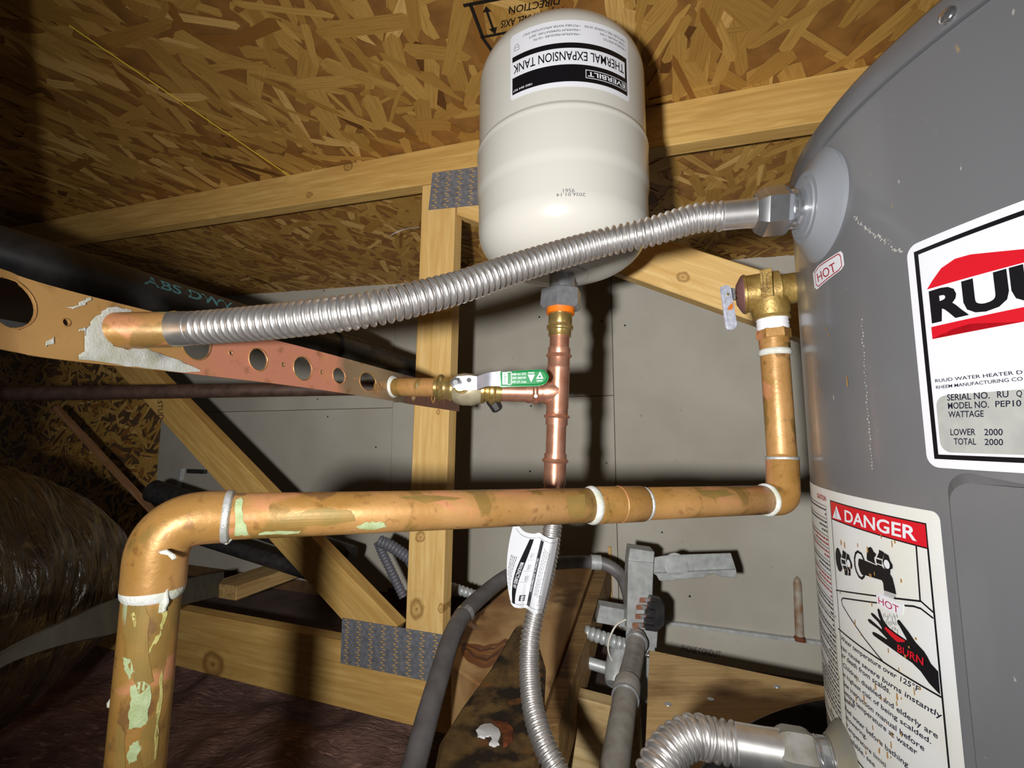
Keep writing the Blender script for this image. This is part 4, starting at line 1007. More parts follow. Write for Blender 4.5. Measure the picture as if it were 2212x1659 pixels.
skin('flux_skin', [(343, 1190), (360, 1187), (378, 1197), (382, 1205), (376, 1209), (365, 1198), (350, 1196)], .0008, M_['flux'], dp, lambda x, y, o: P(x, y, .1945) + V((0, -o, 0)), 8, .8)
dpd = P(237, 1530, .2075)
revo('flux_droplet', dpd, V((.25, 0, 1)), [(0, 0), (.001, .0014), (.0025, .0018), (.004, .0012), (.0065, 0)], M_['flux'], dp, 14)
class AxisSurf:                               # any straight pipe
    step = None
    def __init__(s, O, a, R):
        s.O, s.a, s.R = V(O), V(a).normalized(), R; c = V((0, 0, CZ)) - s.O; s.x = (c - s.a*c.dot(s.a)).normalized(); s.y = s.a.cross(s.x)
    def hit(s, px, py):
        r = ray(px, py); o = V((0, 0, CZ)) - s.O; rp = r - s.a*r.dot(s.a); op = o - s.a*o.dot(s.a)
        A, B, C = rp.dot(rp), rp.dot(op), op.dot(op) - s.R**2; t = (-B - sqrt(max(0, B*B - A*C)))/A; p = o + r*t
        return p.dot(s.a), s.R*atan2(p.dot(s.y), p.dot(s.x))
    def pos(s, u, v, off=0): t = v/s.R; return s.O + s.a*u + (s.x*cos(t) + s.y*sin(t))*(s.R + off)
def patches(surf, name, mat, lists, seed):
    rnd = random.Random(seed)
    for pts in lists:
        q = []
        for a, b in zip(pts, pts[1:] + pts[:1]):
            for k in range(4): t = k/4; q.append((a[0] + (b[0]-a[0])*t + rnd.uniform(-2.2, 2.2), a[1] + (b[1]-a[1])*t + rnd.uniform(-2.2, 2.2)))
        dd_ = Decal(surf); dd_.poly(q); bm_ = dd_.bm
        for ax_ in ((1, 0, 0), (0, 1, 0)):
            lo_ = min(v.co.dot(V(ax_)) for v in bm_.verts); hi_ = max(v.co.dot(V(ax_)) for v in bm_.verts); k = lo_ + .0015
            while k < hi_: bmesh.ops.bisect_plane(bm_, geom=bm_.verts[:] + bm_.edges[:] + bm_.faces[:], plane_co=V(ax_)*k, plane_no=ax_); k += .0015
        dd_.build(name, mat, dp, .00025)
mint = plain('mint_patina', rgb(176, 192, 150), .7, var=rgb(150, 164, 110), scale=160, bump=.4)
lemon = plain('yellow_patina', rgb(196, 190, 120), .7, var=rgb(160, 150, 82), scale=160, bump=.4)
olive = plain('olive_tarnish', rgb(138, 116, 62), .45, .2, var=rgb(158, 124, 66), scale=90)
lp = AxisSurf(vd0, vd1 - vd0, R3); hp_ = AxisSurf(hR, hdir, R3)
patches(lp, 'patina_patch', olive, [[(278, 1300), (310, 1295), (322, 1330), (318, 1400), (330, 1470), (300, 1500), (280, 1440), (270, 1370)], [(318, 1560), (340, 1540), (340, 1640), (310, 1659), (300, 1600)], [(255, 1560), (272, 1580), (268, 1690), (246, 1690)]], 4)
patches(lp, 'patina_patch', mint, [[(282, 1480), (305, 1471), (327, 1482), (324, 1520), (316, 1562), (300, 1572), (281, 1574), (277, 1540), (285, 1510)], [(284, 1606), (300, 1597), (306, 1615), (295, 1640), (279, 1650), (275, 1625)], [(267, 1418), (284, 1425), (290, 1450), (280, 1466), (270, 1445)]], 5)
patches(lp, 'patina_patch', lemon, [[(352, 1296), (368, 1292), (362, 1320), (352, 1352), (346, 1372), (344, 1366), (350, 1335), (348, 1310)], [(322, 1402), (338, 1374), (346, 1366), (344, 1380), (330, 1398), (322, 1412)], [(282, 1325), (291, 1322), (296, 1350), (291, 1352)], [(344, 1470), (350, 1440), (352, 1480), (342, 1560), (336, 1640), (330, 1640), (338, 1540)]], 6)
patches(hp_, 'patina_patch', mint, [[(770, 1139), (788, 1130), (812, 1126), (832, 1131), (836, 1139), (800, 1144)], [(508, 1082), (524, 1074), (522, 1100), (528, 1128), (540, 1156), (508, 1156)], [(560, 1150), (600, 1147), (650, 1146), (640, 1152), (560, 1157)]], 7)
patches(hp_, 'patina_patch', olive, [[(640, 1108), (700, 1096), (760, 1104), (770, 1124), (700, 1136), (620, 1138), (600, 1122)], [(1224, 1070), (1266, 1068), (1262, 1115), (1230, 1118)], [(1500, 1062), (1560, 1056), (1590, 1070), (1540, 1078)], [(860, 1075), (930, 1070), (1000, 1078), (920, 1086)]], 8)
# threaded adapter into the valve
DV = .372
adx = (P(1672, 745, DV) - P(1667, 690, DV)).normalized()
ad0 = P(1667, 679, DV)
def ay(py): return (P(1669, py, DV) - P(1669, 679, DV)).length
revo('thread_tape', ad0, adx, [(0, .0128), (ay(684), .0132), (ay(688), .0127), (ay(692), .0133), (ay(696), .0128), (ay(700), .0134), (ay(704), .0129), (ay(708), .0134), (ay(713), .0128)], M_['ptfe'], dp, 32)
revo('hex_adapter', ad0, adx, [(ay(711), .0130), (ay(713), .0142), (ay(730), .0142), (ay(733), .0130)], cop_e, dp, 6, ang=15, ref=V((1, -.2, 0)), rot=.2)
revo('adapter_sleeve', ad0, adx, [(ay(732), .0127), (ay(759), .0124)], cop_e, dp, 32)

rv = thing('relief_valve', 'bronze relief valve with a flat test lever screwed into the heater', 'valve', P(1665, 640, DV))
bxA, bxB = P(1604, 637, DV + .008), P(1748, 618, DV - .010); bx_ = (bxB - bxA).normalized()
def bp(px):
    lo, hi = -.02, .12
    for _ in range(40):
        m = (lo + hi)/2
        if proj(bxA + bx_*m)[0] < px: lo = m
        else: hi = m
    return lo
revo('valve_body', bxA, bx_, [(bp(1603), .0150), (bp(1605), .0182), (bp(1610), .0184), (bp(1612), .0172), (bp(1650), .0174), (bp(1672), .0176), (bp(1683), .0176), (bp(1685), .0150), (bp(1690), .0138), (bp(1712), .0138), (bp(1760), .0128)], M_['bronze'], rv, 40, ang=45)
oc_ = P(1662, 640, DV + .001)
revo('outlet', oc_, adx, [(.004, .0165), (ay(664) - ay(640) if False else .016, .0158), (.0185, .0148), (.0195, .0150), (.0205, .0155), (.0220, .0155)], M_['bronze'], rv, 36, ang=45)
revo('end_cap', bxA, -bx_, [(-bp(1606) if False else -.001, .0176), (.0005, .0176), (.0022, .0150), (.0052, .0096), (.0058, 0)], M_['red_cap'], rv, 32)
revo('stem', bxA, -bx_, [(.004, .0042), (.0095, .0042)], M_['brass'], rv, 16)
# raised plaque with arrow
rv_ray = -ray(1655, 610).normalized()
pq = [P(x, y, dd_) for x, y, dd_ in ((1641, 583, DV - .0150), (1667, 578, DV - .0190), (1671, 638, DV - .0190), (1644, 642, DV - .0150))]
plq = prism('plaque', [p - rv_ray*.004 for p in pq], rv_ray*.0056, M_['bronze'], rv, .0004)
ps = PlaneSurf(pq[0] + rv_ray*.0016, pq[1] - pq[0], pq[0] - pq[3])
d = Decal(ps); d.stroke([(1645, 590), (1649, 597), (1651, 622), (1647, 624), (1656, 631), (1665, 623), (1660, 622), (1657, 597), (1662, 588)], .0006); d.build('arrow', plain('dark_bronze', rgb(92, 70, 34), .6), plq, .0003)
inb = PlaneSurf(P(1710, 610, DV - .010), bx_, UP)
Decal(inb).text('2', (1704, 612), (1716, 610), (1704, 597), .0).build('cast_numeral', plain('dark_bronze_2', rgb(92, 74, 44), .6), rv, .0004)
# test lever
lv = [(1559, 619), (1569, 615), (1577, 617), (1580, 624), (1593, 700), (1590, 708), (1581, 713), (1573, 712), (1570, 706), (1559, 628)]
lq = [P(x, y, DV - .010 - (y - 615)*.00002) for x, y in lv]
lever2 = prism('test_lever', lq, V((-.0006, .0022, 0)), plain('speckled_zinc', rgb(208, 212, 224), .4, .3, var=rgb(164, 168, 190), scale=260), rv, .0003)
for px, py in ((1572, 636), (1581, 690)):
    p = P(px, py, DV - .0102); revo('rivet', p, V((0, -1, 0)), [(0, .0013), (.0007, .0012), (.0009, .0)], M_['brass'], lever2, 12)
d = Decal(PlaneSurf(P(1577, 664, DV - .0113), (1, 0, 0), UP)); d.poly([(1571, 670), (1575, 660), (1583, 654), (1584, 664), (1580, 669)]); d.build('rust_spot', plain('rust_orange', rgb(196, 110, 34), .6), lever2, .0)
lq2 = [P(x, y, DV - .004) for x, y in ((1579, 621), (1588, 622), (1590, 646), (1582, 648))]
prism('lever_fork', lq2, V((0, .004, 0)), M_['zinc'], rv, .0004)

# ================================================================== cold hoses
ch = thing('riser_hose', 'corrugated stainless hose dropping from the copper riser past the paper tag', 'hose', P(1230, 1700, .38))
corr('corrugated_hose', [P(1196, 1066, .481), P(1193, 1140, .482), P(1178, 1240, .485), P(1150, 1350, .475), P(1143, 1430, .460), P(1150, 1520, .435), P(1172, 1600, .410), P(1204, 1668, .395), P(1236, 1730, .385), P(1236, 1730, .385) + V((.022, -.012, -.06)), P(1236, 1730, .385) + V((.035, -.02, -.14))], .0108, .0048, .0030, M_['steel'], ch, 24, 7)
revo('hose_collar', P(1197, 1058, .481), P(1196, 1080, .481) - P(1197, 1058, .481), [(0, .0125), (.012, .0125), (.013, .0112)], M_['steel'], ch, 24)
# cold inlet hose at the heater foot
ci = thing('cold_water_hose', 'bent corrugated stainless hose at the foot of the heater', 'hose', NB2 + nn2*.05)
revo('swivel_nut', NB2, nn2, [(.0185, .0150), (.020, .0164), (.0225, .0172), (.0345, .0172), (.038, .0155), (.041, .0130)], plain('dirty_zinc', (.45, .44, .42, 1), .4, .6, var=(.3, .28, .22, 1), scale=90), ci, 6, ang=15, rot=radians(14))
revo('smooth_end', NB2, nn2, [(.037, .0136), (.046, .0132), (.066, .0132)], M_['steel'], ci, 28)
c0 = NB2 + nn2*.065; cd0 = c0.y/K
corr('corrugated_hose', [c0, c0 + nn2*.016, P(1498, 1590, cd0 + .004), P(1456, 1612, cd0 + .000), P(1424, 1656, cd0 - .008), P(1405, 1720, cd0 - .014), P(1398, 1800, cd0 - .018), P(1398, 1800, cd0 - .018) + V((-.004, -.012, -.07))], .0140, .0056, .0030, M_['steel'], ci, 28, 7)

# paper tag curled round the riser hose
class GridSurf:
    step = None
    def __init__(s, rows): s.r = rows           # rows[j][i]: j bottom..top, i left..right
    def pos(s, u, v, off=0):
        def at(u, v):
            cols = []
            for row in s.r:
                x = min(max(u, 0), 1)*(len(row)-1); i = min(int(x), len(row)-2); t = x - i
                e = [row[0]*2 - row[1]] + row + [row[-1]*2 - row[-2]]; a, b, c, d = e[i:i+4]
                cols.append(.5*((2*b) + (c - a)*t + (2*a - 5*b + 4*c - d)*t*t + (3*b - a - 3*c + d)*t**3))
            t = min(max(v, 0), 1); a, b, c = cols
            return a*(2*t*t - 3*t + 1) + b*(4*t - 4*t*t) + c*(2*t*t - t)
        p = at(u, v)
        if off:
            n = (at(min(u+.01, 1), v) - at(max(u-.01, 0), v)).cross(at(u, min(v+.01, 1)) - at(u, max(v-.01, 0))).normalized()
            if n.y > 0: n = -n
            p = p + n*off
        return p
top = [(1112, 1124, .462), (1131, 1147, .468), (1152, 1153, .474), (1165, 1151, .476), (1178, 1159, .466), (1192, 1164, .463), (1206, 1161, .474)]
mdl = [(1095, 1215, .462), (1110, 1230, .466), (1134, 1236, .472), (1148, 1234, .476), (1162, 1240, .467), (1175, 1245, .464), (1190, 1243, .476)]
bot = [(1104, 1305, .466), (1112, 1312, .464), (1125, 1314, .468), (1135, 1313, .472), (1148, 1322, .460), (1160, 1326, .456), (1171, 1324, .468)]
gsf = GridSurf([[P(*p) for p in bot], [P(*p) for p in mdl], [P(*p) for p in top]])
bm = bmesh.new(); NU, NV = 30, 14
g = [[bm.verts.new(gsf.pos(i/NU, j/NV)) for j in range(NV+1)] for i in range(NU+1)]
for i in range(NU):
    for j in range(NV): bm.faces.new((g[i][j], g[i+1][j], g[i+1][j+1], g[i][j+1]))
bmesh.ops.solidify(bm, geom=bm.faces[:], thickness=.0002)
pt = thing('paper_tag', 'white printed paper tag curled round the riser hose', 'paper tag', P(1135, 1314, .468))
tagp = obj('paper', bm, plain('paper', rgb(232, 234, 240), .6), pt, 60)
def cut(d):
    for k in range(1, 30): bmesh.ops.bisect_plane(d.bm, geom=d.bm.verts[:] + d.bm.edges[:] + d.bm.faces[:], plane_co=(k/30, 0, 0), plane_no=(1, 0, 0))
    for k in range(1, 12): bmesh.ops.bisect_plane(d.bm, geom=d.bm.verts[:] + d.bm.edges[:] + d.bm.faces[:], plane_co=(0, k/12, 0), plane_no=(0, 1, 0))
    return d
b1, b2 = (lambda v: .13 + .22*v), (lambda v: .565 + .065*v)
d = Decal(gsf)
for f, w in ((b1, .042), (b2, .038)): d.uvpoly([(f(.04) - w, .045), (f(.04) + w, .045), (f(.93) + w, .93), (f(.93) - w, .93)])
d.uvstroke([(.02, .05), (.98, .05)], .004); d.uvstroke([(.05, .945), (.98, .945)], .004)
cut(d).build('black_bars', M_['black_print'], tagp, .0004)
d = Decal(gsf)
def vtext(d, t, f, v0, v1, w, bold=.015, du=0.0):   # lettering reading down the tag
    d._text(t, V((f(v0) - w/2 + du, v0)), V((f(v1) - f(v0), v1 - v0)), V((w, 0)), bold)
vtext(d, 'MANUFACTURED BY', b1, .62, .26, .05); vtext(d, 'TECHNICAL INFORMATION', b2, .70, .24, .046); d.build('white_lettering', M_['white_print'], tagp, .0007)
d = Decal(gsf); rnd = random.Random(3)
for f, offs in ((b1, (-.10, -.13, -.16, -.19)), (b2, (.10, .14, .18, .23))):
    for o_ in offs:
        v = .88 if o_ > 0 else .70
        v -= abs(o_)*.3
        while v > .22:
            l = rnd.uniform(.015, .05); u = f(v) + o_
            if .02 < u < .97: d.uvpoly([(u - .006, v), (u + .006, v), (f(v-l) + o_ + .006, v - l), (f(v-l) + o_ - .006, v - l)])
            v -= l + .009
for v0 in (.80, .66, .51, .36): d.uvstroke([(b1(v0) + .06, v0), (b2(v0) - .06, v0)], .003)
for v0 in (.75, .60, .45):
    for k in range(3): u = (b1(v0) + b2(v0))/2 - .05 + k*.045; d.uvpoly([(u - .006, v0), (u + .006, v0), (u + .002, v0 - .07), (u - .01, v0 - .07)])
d.build('fine_print', M_['grey_print'], tagp, .0005)
d = Decal(gsf); um_ = (b1(.15) + b2(.15))/2 - .01; d.uvpoly([(um_ - .09, .10), (um_ + .06, .10), (um_ + .075, .18), (um_ - .075, .18)]); d.build('badge', M_['black_print'], tagp, .0005)
d = Decal(gsf); d._text('ES', V((um_ - .05, .17)), V((-.01, -.06)), V((.09, 0)), .01); d.build('badge_lettering', M_['white_print'], tagp, .0008)
d = Decal(gsf); vtext(d, '699915', lambda v: b2(v) + .24, .24, .10, .07, 0); d.build('serial_number', M_['grey_print'], tagp, .0005)

# ================================================================== pipes on the left
bp0, bp1 = P(-160, 498, .42), P(1010, 838, 1.16)
abs_ = thing('drain_pipe', 'black plastic drain pipe with faded teal print behind the copper bracket', 'pipe', P(450, 680, .68))
bd = (bp1 - bp0).normalized(); BL = (bp1 - bp0).length; BR = .030
revo('pipe', bp0, bd, [(0, BR), (BL, BR)], M_['black_plastic'], abs_, 32)
cpt = bp0 + bd*((P(722, 752, .86) - bp0).dot(bd))
revo('coupling', cpt, bd, [(-.035, BR + .001), (-.034, BR + .005), (.034, BR + .005), (.035, BR + .001)], M_['black_plastic'], abs_, 32)
pu = (V((0, -1, .55)) - bd*V((0, -1, .55)).dot(bd)).normalized()
ppl = PlaneSurf(P(350, 620, .60), bd, UP)
dpr = (bp0 + bd*((P(350, 625, .62) - bp0).dot(bd)))
class PipeSurf:
    step = None
    def __init__(s, o, d, r): s.o, s.d, s.r = o, d, r; s.x = (V((0, -1, .0)) - d*V((0, -1, 0)).dot(d)).normalized(); s.y = s.d.cross(s.x)*-1
    def pos(s, u, v, off=0): a = v/s.r; return s.o + s.d*u + (s.x*cos(a) + s.y*sin(a)*(-1 if s.y.z < 0 else 1))*(s.r + off)
pf = PipeSurf(bp0, bd, BR)
sA = (P(275, 602, .575) - bp0).dot(bd); sB = (P(448, 652, .68) - bp0).dot(bd)
d = Decal(pf); d.uvtext('ABS DWV', sA, .010, sB, .024, .02); d.build('pipe_print', plain('teal_print', rgb(70, 120, 124), .6), abs_, .0004)
ir0, ir1 = P(-60, 852, .80), P(873, 838, .915)
tag(revo('iron_pipe', ir0, ir1 - ir0, [(0, .0145), ((ir1 - ir0).length, .0145)], M_['dark_iron'], None, 20), 'thin dark iron pipe running level behind the copper bracket', 'pipe')

# wrapped duct end, lower left
wrapt = thing('wrapped_duct', 'bulging duct end wrapped in crinkled brown plastic', 'duct', P(60, 1300, .7) - UP*.15)
ax0, ax1 = P(-420, 1350, .52), P(228, 1240, .90)
bm = bmesh.new(); dd = (ax1 - ax0).normalized(); LL = (ax1 - ax0).length; x_, y_, _a = frame(dd); NR, NSG = 70, 72; rnd = random.Random(2); rings = []
for i in range(NR+1):
    t = i/NR; rr0 = .215*sqrt(max(0, 1 - max(0, (t - .06)/.94)**1.45)) + .004
    rr0 *= 1 + .010*sin(t*120 + 2*sin(t*9))
    row = []
    for k in range(NSG):
        a = 2*pi*k/NSG; q = 1 + .05*mn.noise(V((cos(a)*2.5, sin(a)*2.5, t*7))) + .022*mn.noise(V((cos(a)*6, sin(a)*6, t*26)))
        row.append(bm.verts.new(ax0 + dd*(LL*t) + (x_*cos(a) + y_*sin(a))*rr0*q))
    rings.append(row)
for A, B in zip(rings, rings[1:]):
    for k in range(NSG): j = (k+1) % NSG; bm.faces.new((A[k], A[j], B[j], B[k]))
bm.faces.new(rings[-1]); bm.faces.new(rings[0][::-1])
obj('plastic_wrap', bm, M_['wrap'], wrapt, 60)
# grey strip board across it
stn = [(-90, 1470, 1490, .42), (0, 1408, 1438, .46), (125, 1345, 1397, .52), (262, 1288, 1364, .66), (400, 1252, 1306, 1.0), (476, 1237, 1290, 1.28)]
tps = spline([P(a[0], a[1], a[3]) for a in stn], 6); bts = spline([P(a[0], a[2], a[3]) for a in stn], 6)
bm = bmesh.new(); fr = []
for a, b in zip(tps, bts):
    n = V((.35, .93, 0))*.012; fr.append([bm.verts.new(a), bm.verts.new(b), bm.verts.new(b + n), bm.verts.new(a + n)])
for A, B in zip(fr, fr[1:]):
    for i in range(4): j = (i+1) % 4; bm.faces.new((A[i], A[j], B[j], B[i]))
bm.faces.new(fr[0]); bm.faces.new(fr[-1][::-1]); bmesh.ops.recalc_face_normals(bm, faces=bm.faces)
tag(obj('support_strap', bm, plain('grey_green_strip', rgb(104, 104, 94), .6, var=rgb(82, 82, 76), scale=30), None, 40), 'flat grey strap slung under the wrapped duct to the truss chord', 'strap')
# offcut lying on the bottom chord
zt = ZB1 + .039
n1, n2, n3 = on_z(511, 1267, zt), on_z(453, 1252, zt), on_z(622, 1229, zt)
oa = (n3 - n1).normalized(); ob_ = V((oa.y, -oa.x, 0)); 
if ob_.dot(n2 - n1) < 0: ob_ = -ob_
tag(box('lumber_offcut', n1 + oa*.15 + ob_*.052 - UP*.0195, oa, ob_, UP, (.30, .104, .039), wood('grey_pine', rgb(186, 156, 104), rgb(140, 110, 66), dirt=rgb(104, 88, 66)), None, .002), 'short weathered lumber offcut lying on the truss bottom chord', 'lumber')
# dim pipes and flex behind the truss
tag(tube('waste_pipe', [P(330, 1128, 1.35), P(700, 1246, 1.28)], .022, M_['black_plastic'], None, 20, sp=False), 'black pipe behind the truss web, lower of the dim pair', 'pipe')
tag(tube('waste_pipe', [P(330, 1060, 1.40), P(760, 1205, 1.33)], .036, M_['black_plastic'], None, 20, sp=False), 'thicker black pipe behind the truss web, upper of the dim pair', 'pipe')
corr_m = M_['grey_plastic']
fx = corr('flex_conduit', [P(818, 1168, 1.15), P(845, 1180, 1.15), P(875, 1200, 1.15), P(915, 1228, 1.15)], .016, .010, .003, corr_m, None, 16, 5); tag(fx, 'grey flexible conduit running right behind the truss post', 'conduit')
fx = corr('flex_conduit', [P(816, 1170, 1.16), P(826, 1195, 1.16), P(843, 1230, 1.15), P(872, 1290, 1.14)], .012, .009, .0025, corr_m, None, 16, 5); tag(fx, 'thin grey flexible conduit dropping between truss web and post', 'conduit')
fx = corr('flex_conduit', [P(930, 1258, 1.2), P(985, 1272, 1.2), P(1032, 1288, 1.2)], .014, .012, .003, M_['galv'], None, 16, 5); tag(fx, 'metal flexible conduit showing right of the truss post foot', 'conduit')
# white frame piece on the far left of the drywall
fp = thing('vent_frame', 'small pale metal frame leaning on the drywall behind the web', 'frame', W(400, 1075) - NB*.01)
box('upright', (W(398, 1010) + W(386, 1090))/2 - NB*.012, (W(386, 1090) - W(398, 1010)), TT, NB, (.2, .022, .02), M_['galv'], fp, .001)
box('dark_bar', (W(410, 1012) + W(450, 1024))/2 - NB*.012, TT, UP, NB, (.14, .022, .018), M_['black_plastic'], fp, .001)
# slanting rail on the wooden gable
ga, gb = P(120, 880, 1.75), P(345, 1120, 1.7)
tag(box('gable_rail', (ga + gb)/2, gb - ga, V((0, 0, 1)).cross(gb - ga), (gb - ga).cross(V((0, 0, 1)).cross(gb - ga)), ((gb - ga).length, .02, .02), wood('rail_wood', rgb(160, 120, 84), rgb(120, 84, 56)), None, .001), 'narrow slanting wooden rail in front of the dark gable on the left', 'rail')

# ================================================================== lower middle: stained planks, conduits, electrical box
ZA = CZ - .446
A4 = [on_z(975, 1436, ZA), on_z(1010, 1340, ZA), on_z(1140, 1232, ZA), on_z(1286, 1208, ZA), on_z(1160, 1566, ZA), on_z(1100, 1560, ZA)]
def stain_wood():
    m = Mat('water_stained_plank', .5, spec=.3).base(rgb(206, 168, 116))
    m.mix(m.ramp(m.noise(5, (3, 1, 1), 3), .35, .7), rgb(178, 134, 82))
    m.mix(m.ramp(m.noise(6, det=5, loc=(1, 3, 0)), .52, .74), rgb(128, 84, 46)); m.mix(m.ramp(m.noise(9, det=6, loc=(5, 3, 0)), .58, .75), rgb(78, 50, 28))
    return m.done()
sb = thing('stained_beam', 'water-stained wide beam running away below the paper tag', 'beam', V((A4[0].x, A4[0].y, .02)))
A4o = [A4[0], A4[1], A4[2], A4[3], A4[4]]
stw_ = stain_wood()
prism('beam_body', [V((p.x, p.y, .16)) for p in A4o], UP*(ZA - .16), stw_, sb, .004)
# ring-shaped tide marks on the front edge
zs = PlaneSurf((0, 0, ZA), (1, 0, 0), (0, 1, 0))
for k in range(7):
    d = Decal(zs); pts = []
    for i in range(21):
        t = i/20; w = 1 - .02*k; x = 1048 + (t - .5)*98*w; y = 1398 + 7*k - (9 + 3.2*k)*(abs(2*t - 1))**2.2 - 14*max(0, t - .55) + 1.5*sin(t*17 + k)
        pts.append((x, y))
    d.ribbon(pts, .010 if k % 2 else .015); d.build('tide_mark', plain('tide_brown', rgb(*((128, 78, 36), (98, 56, 26), (150, 96, 40))[k % 3]), .35), sb, .0006 + .0002*k)
ZR = ZA + .014
B4 = [(930, 1700), (950, 1598), (1000, 1520), (1060, 1440), (1112, 1352), (1150, 1345), (1178, 1440), (1172, 1560), (1160, 1700)]
def rot_wood():
    m = Mat('rotten_wood', .6, spec=.35).base(rgb(112, 88, 52))
    m.mix(m.ramp(m.noise(22, (2, 1, 1), 5), .4, .62), rgb(84, 64, 38)); m.mix(m.ramp(m.noise(16, det=6, loc=(3, 1, 2)), .50, .60), rgb(40, 31, 24)); m.mix(m.ramp(m.noise(24, det=5, loc=(1, 8, 2)), .64, .74), rgb(122, 78, 38))
    m.bump(m.noise(40, det=6), .8, .004); return m.done()
rp_ = thing('rotten_plank', 'dark rotten plank with a white paint patch near the hose', 'plank', on_z(1050, 1600, .02))
prism('plank_body', [V((p.x, p.y, ZA - .05)) for p in (on_z(x, y, ZR) for x, y in B4)], UP*(ZR - ZA + .05), rot_wood(), rp_, .006)
skin('paint_patch', [(1028, 1578), (1040, 1566), (1058, 1563), (1075, 1572), (1082, 1585), (1076, 1600), (1078, 1612), (1066, 1616), (1056, 1610), (1064, 1598), (1058, 1592), (1046, 1596), (1032, 1594)], .002, plain('white_paint', rgb(226, 228, 230), .5), rp_, lambda x, y, o: on_z(x, y, ZR) + UP*(o + .0005), 3, 1.5)
skin('rust_patch', [(1062, 1560), (1095, 1560), (1112, 1580), (1104, 1606), (1085, 1618), (1086, 1588), (1078, 1572)], .003, plain('rust_crust', rgb(128, 66, 22), .8, var=rgb(84, 40, 16), scale=120, bump=.8), rp_, lambda x, y, o: on_z(x, y, ZR) + UP*(o + .0004), 4, 2)
C4 = [on_z(1166, 1572, ZA + .004), on_z(1292, 1208, ZA + .004), on_z(1318, 1210, ZA + .004), on_z(1208, 1562, ZA + .004)]
tag(prism('edge_board', [V((p.x, p.y, .20)) for p in C4], UP*(ZA + .004 - .20), wood('dirty_edge_wood', rgb(160, 128, 84), rgb(116, 86, 50), dirt=rgb(84, 60, 36)), None, .002), 'narrow weathered board along the right edge of the stained beam', 'board')
# pale block under the steel conduit
K4 = [on_z(1238, 1480, CZ - .50), on_z(1385, 1518, CZ - .50)]
kb = (K4[1] - K4[0]).normalized(); kn = V((-kb.y, kb.x, 0))
tag(box('wood_block', (K4[0] + K4[1])/2 - kn*.020 + UP*(-.1245), kb, kn, UP, ((K4[1] - K4[0]).length, .04, .249), wood('pale_block', rgb(206, 184, 136), rgb(170, 142, 96), dirt=rgb(128, 100, 64)), None, .003), 'pale wood block standing below the steel conduit', 'block')

# grey conduit clamped to the beam
gc = thing('grey_conduit', 'grey conduit rising from the lower edge and bending right to the box', 'conduit', P(890, 1659, .58))
gpts = [P(893, 1659, .58) + (P(868, 1740, .55) - P(893, 1659, .58))*4.5, P(868, 1740, .55), P(893, 1659, .58), P(940, 1490, .67), P(986, 1352, .79), P(1040, 1288, .90), P(1110, 1238, 1.02), P(1190, 1218, 1.10), P(1270, 1214, 1.14), P(1310, 1220, 1.14), P(1342, 1245, 1.12), P(1358, 1285, 1.08), P(1364, 1330, 1.05)]
tube('conduit', gpts, .0162, plain('dark_grey_conduit', rgb(112, 110, 112), .5, .1, var=rgb(90, 86, 86), scale=26), gc, 22, 10)
revo('coupling', P(1276, 1214, 1.142), P(1292, 1215, 1.142) - P(1276, 1214, 1.142), [(0, .019), (.026, .019)], M_['galv'], gc, 20)
cl = thing('pipe_clamp', 'small bent metal clamp holding the grey conduit to the stained beam', 'clamp', on_z(1025, 1355, ZA))
ck = P(1002, 1330, .825); cd = (gpts[5] - gpts[4]).normalized()
cx_, cy_, ca_ = frame(cd)
arc = [ck + (cx_*cos(t) + cy_*sin(t))*.0185 for t in [radians(200 - k*12) for k in range(17)]]
foot = on_z(1028, 1357, ZA + .002)
bm = bmesh.new(); pth = arc + [arc[-1].lerp(foot, .5), foot]
vv = [[bm.verts.new(p - cd*.008), bm.verts.new(p + cd*.008)] for p in pth]
for a, b in zip(vv, vv[1:]): bm.faces.new((a[0], a[1], b[1], b[0]))
bmesh.ops.solidify(bm, geom=bm.faces[:], thickness=.0018); obj('clamp_band', bm, M_['zinc'], cl, 50)
revo('clamp_screw', on_z(1025, 1354, ZA + .003), UP, [(0, .0045), (.002, .004), (.003, 0)], M_['chrome'], cl, 12)

# electrical box with open cover
DB = .98
eb = thing('electrical_box', 'open grey metal junction box in front of the drywall', 'electrical box', P(1385, 1385, DB))
def slab(name, pts, d, th, mat, parent, bev=.001): return prism(name, [P(x, y, d) for x, y in pts], V((.1, 1, 0)).normalized()*th, mat, parent, bev)
slab('box_body', [(1357, 1212), (1412, 1216), (1409, 1300), (1405, 1362), (1354, 1358)], DB, .05, M_['galv'], eb)
slab('box_top', [(1361, 1184), (1414, 1192), (1412, 1216), (1357, 1212)], DB + .004, .05, M_['galv'], eb)
slab('lower_plate', [(1353, 1358), (1421, 1365), (1418, 1408), (1398, 1520), (1376, 1512), (1350, 1420)], DB + .002, .006, M_['galv'], eb)
cvr = slab('cover', [(1414, 1204), (1440, 1200), (1488, 1198), (1579, 1195), (1591, 1231), (1412, 1239)], DB + .006, .004, M_['galv'], eb)
slab('cover_lip', [(1412, 1239), (1591, 1231), (1592, 1248), (1556, 1246), (1545, 1240), (1530, 1240), (1522, 1247), (1430, 1256), (1424, 1254), (1419, 1244)], DB - .004, .012, M_['galv'], eb)
revo('knockout', P(1460, 1222, DB + .004), V((0, -1, .3)), [(0, .028), (.003, .027), (.004, 0)], M_['galv'], eb, 24)
tbk = thing('terminal_block', 'black terminal block with copper lugs mounted in the junction box', 'terminal block', P(1415, 1365, DB - .02))
slab('block', [(1405, 1292), (1428, 1296), (1437, 1308), (1437, 1352), (1420, 1366), (1394, 1362), (1396, 1330), (1402, 1326)], DB - .028, .026, M_['black_plastic'], tbk, .002)
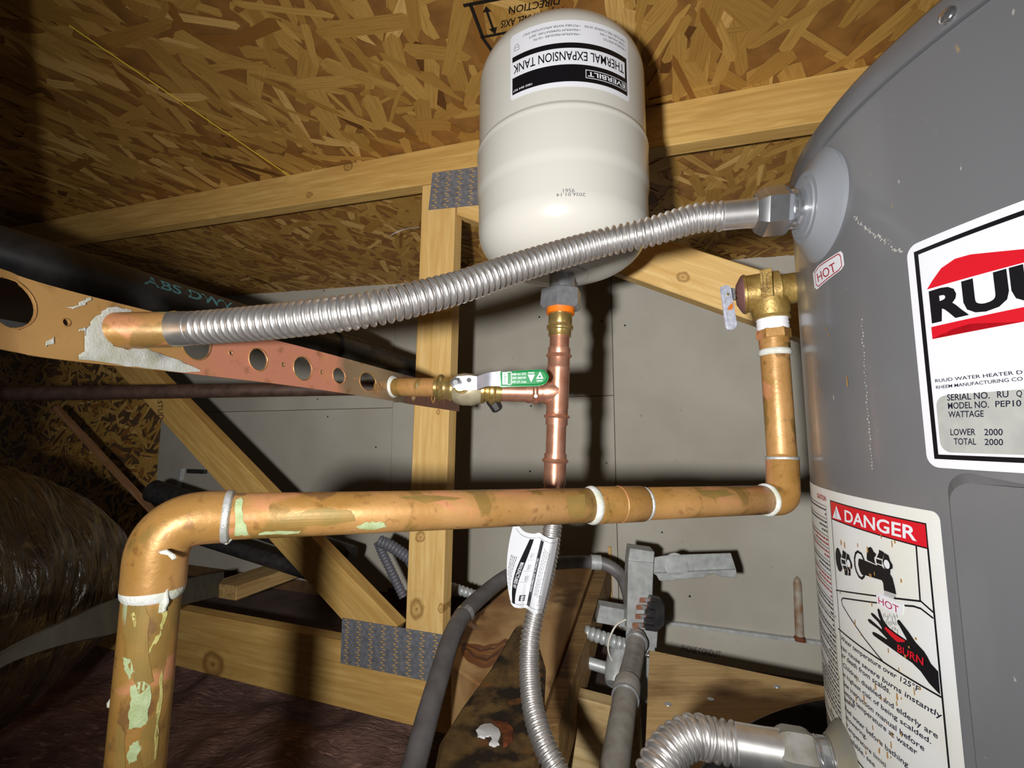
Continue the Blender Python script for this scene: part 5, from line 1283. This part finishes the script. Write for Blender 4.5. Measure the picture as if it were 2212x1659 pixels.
for i, (px, py) in enumerate(((1408, 1302), (1403, 1318), (1401, 1336), (1402, 1352))):
    box('barrier', P(px, py, DB - .031), (1, 0, -.1), UP, (0, 1, 0), (.022, .004, .012), M_['black_plastic'], tbk, .0005)
for i, (px, py) in enumerate(((1393, 1297), (1386, 1312), (1384, 1332), (1378, 1351))):
    l_ = box('lug', P(px, py, DB - .026), (1, 0, -.06), UP, (0, 1, 0), (.024, .009, .005), M_['copper'], tbk, .0006)
    revo('lug_screw', P(px + 5, py, DB - .029), V((0, -1, 0)), [(0, .005), (.002, .0045)], M_['zinc'], l_, 12)
# LB fitting, flex and wire behind the box
lb = thing('conduit_body', 'rounded grey conduit body below the junction box', 'conduit fitting', P(1340, 1490, 1.0))
slab('back_plate', [(1296, 1308), (1352, 1318), (1350, 1356), (1288, 1345)], 1.06, .04, M_['galv'], lb)
obj('body', sweep(bmesh.new(), spline([P(1342, 1385, 1.03), P(1336, 1430, 1.0), P(1328, 1480, .97)], 6), lambda t: .027*(1 - .25*(2*t-1)**4), 18), M_['galv'], lb, 50)
revo('side_pipe', P(1266, 1430, 1.02), P(1325, 1448, 1.0) - P(1266, 1430, 1.02), [(0, .013), (.07, .013)], M_['galv'], lb, 18)
fx = corr('flex_conduit', [P(1262, 1364, 1.0), P(1300, 1377, 1.0), P(1350, 1394, 1.0)], .0150, .0125, .0036, M_['galv'], None, 18, 6); tag(fx, 'short silver flexible conduit entering the junction box from the left', 'conduit')
tag(tube('wire', [P(1352, 1338, .99), P(1330, 1352, .985), P(1316, 1382, .98), P(1314, 1405, .98), P(1322, 1428, .985)], .0022, plain('white_wire', rgb(208, 204, 192), .5), None, 8), 'looped thin white wire beside the silver flexible conduit', 'wire')
# steel conduit from the box towards the viewer
sc = thing('steel_conduit', 'straight grey steel conduit running from the junction box down to the lower edge', 'conduit', P(1330, 1659, .66))
sp0, sp1, sp2, sp3 = P(1376, 1376, .955), P(1368, 1425, .88), P(1352, 1500, .745), P(1318, 1720, .565)
sd = (sp3 - sp2).normalized()
tube('pipe', [sp0, sp1, sp2, sp2.lerp(sp3, .5), sp3, sp3 + sd*.25], .0195, M_['grey_pipe'], sc, 24, 8)
revo('coupling', sp2 - sd*.03, sd, [(0, .0215), (.001, .0225), (.034, .0225), (.036, .0212)], M_['grey_pipe'], sc, 24)
revo('coupling_rim', sp2 + sd*.006, sd, [(0, .0226), (.003, .0232), (.005, .0226)], M_['zinc'], sc, 24)
revo('connector_ring', P(1375, 1386, .94), sp1 - sp0, [(0, .0225), (.002, .0238), (.006, .0238), (.008, .0222)], M_['zinc'], sc, 24)
revo('set_screw', P(1396, 1414, .89), V((.7, -.6, 0)), [(0, .0045), (.006, .0045), (.008, .003)], M_['chrome'], sc, 12)
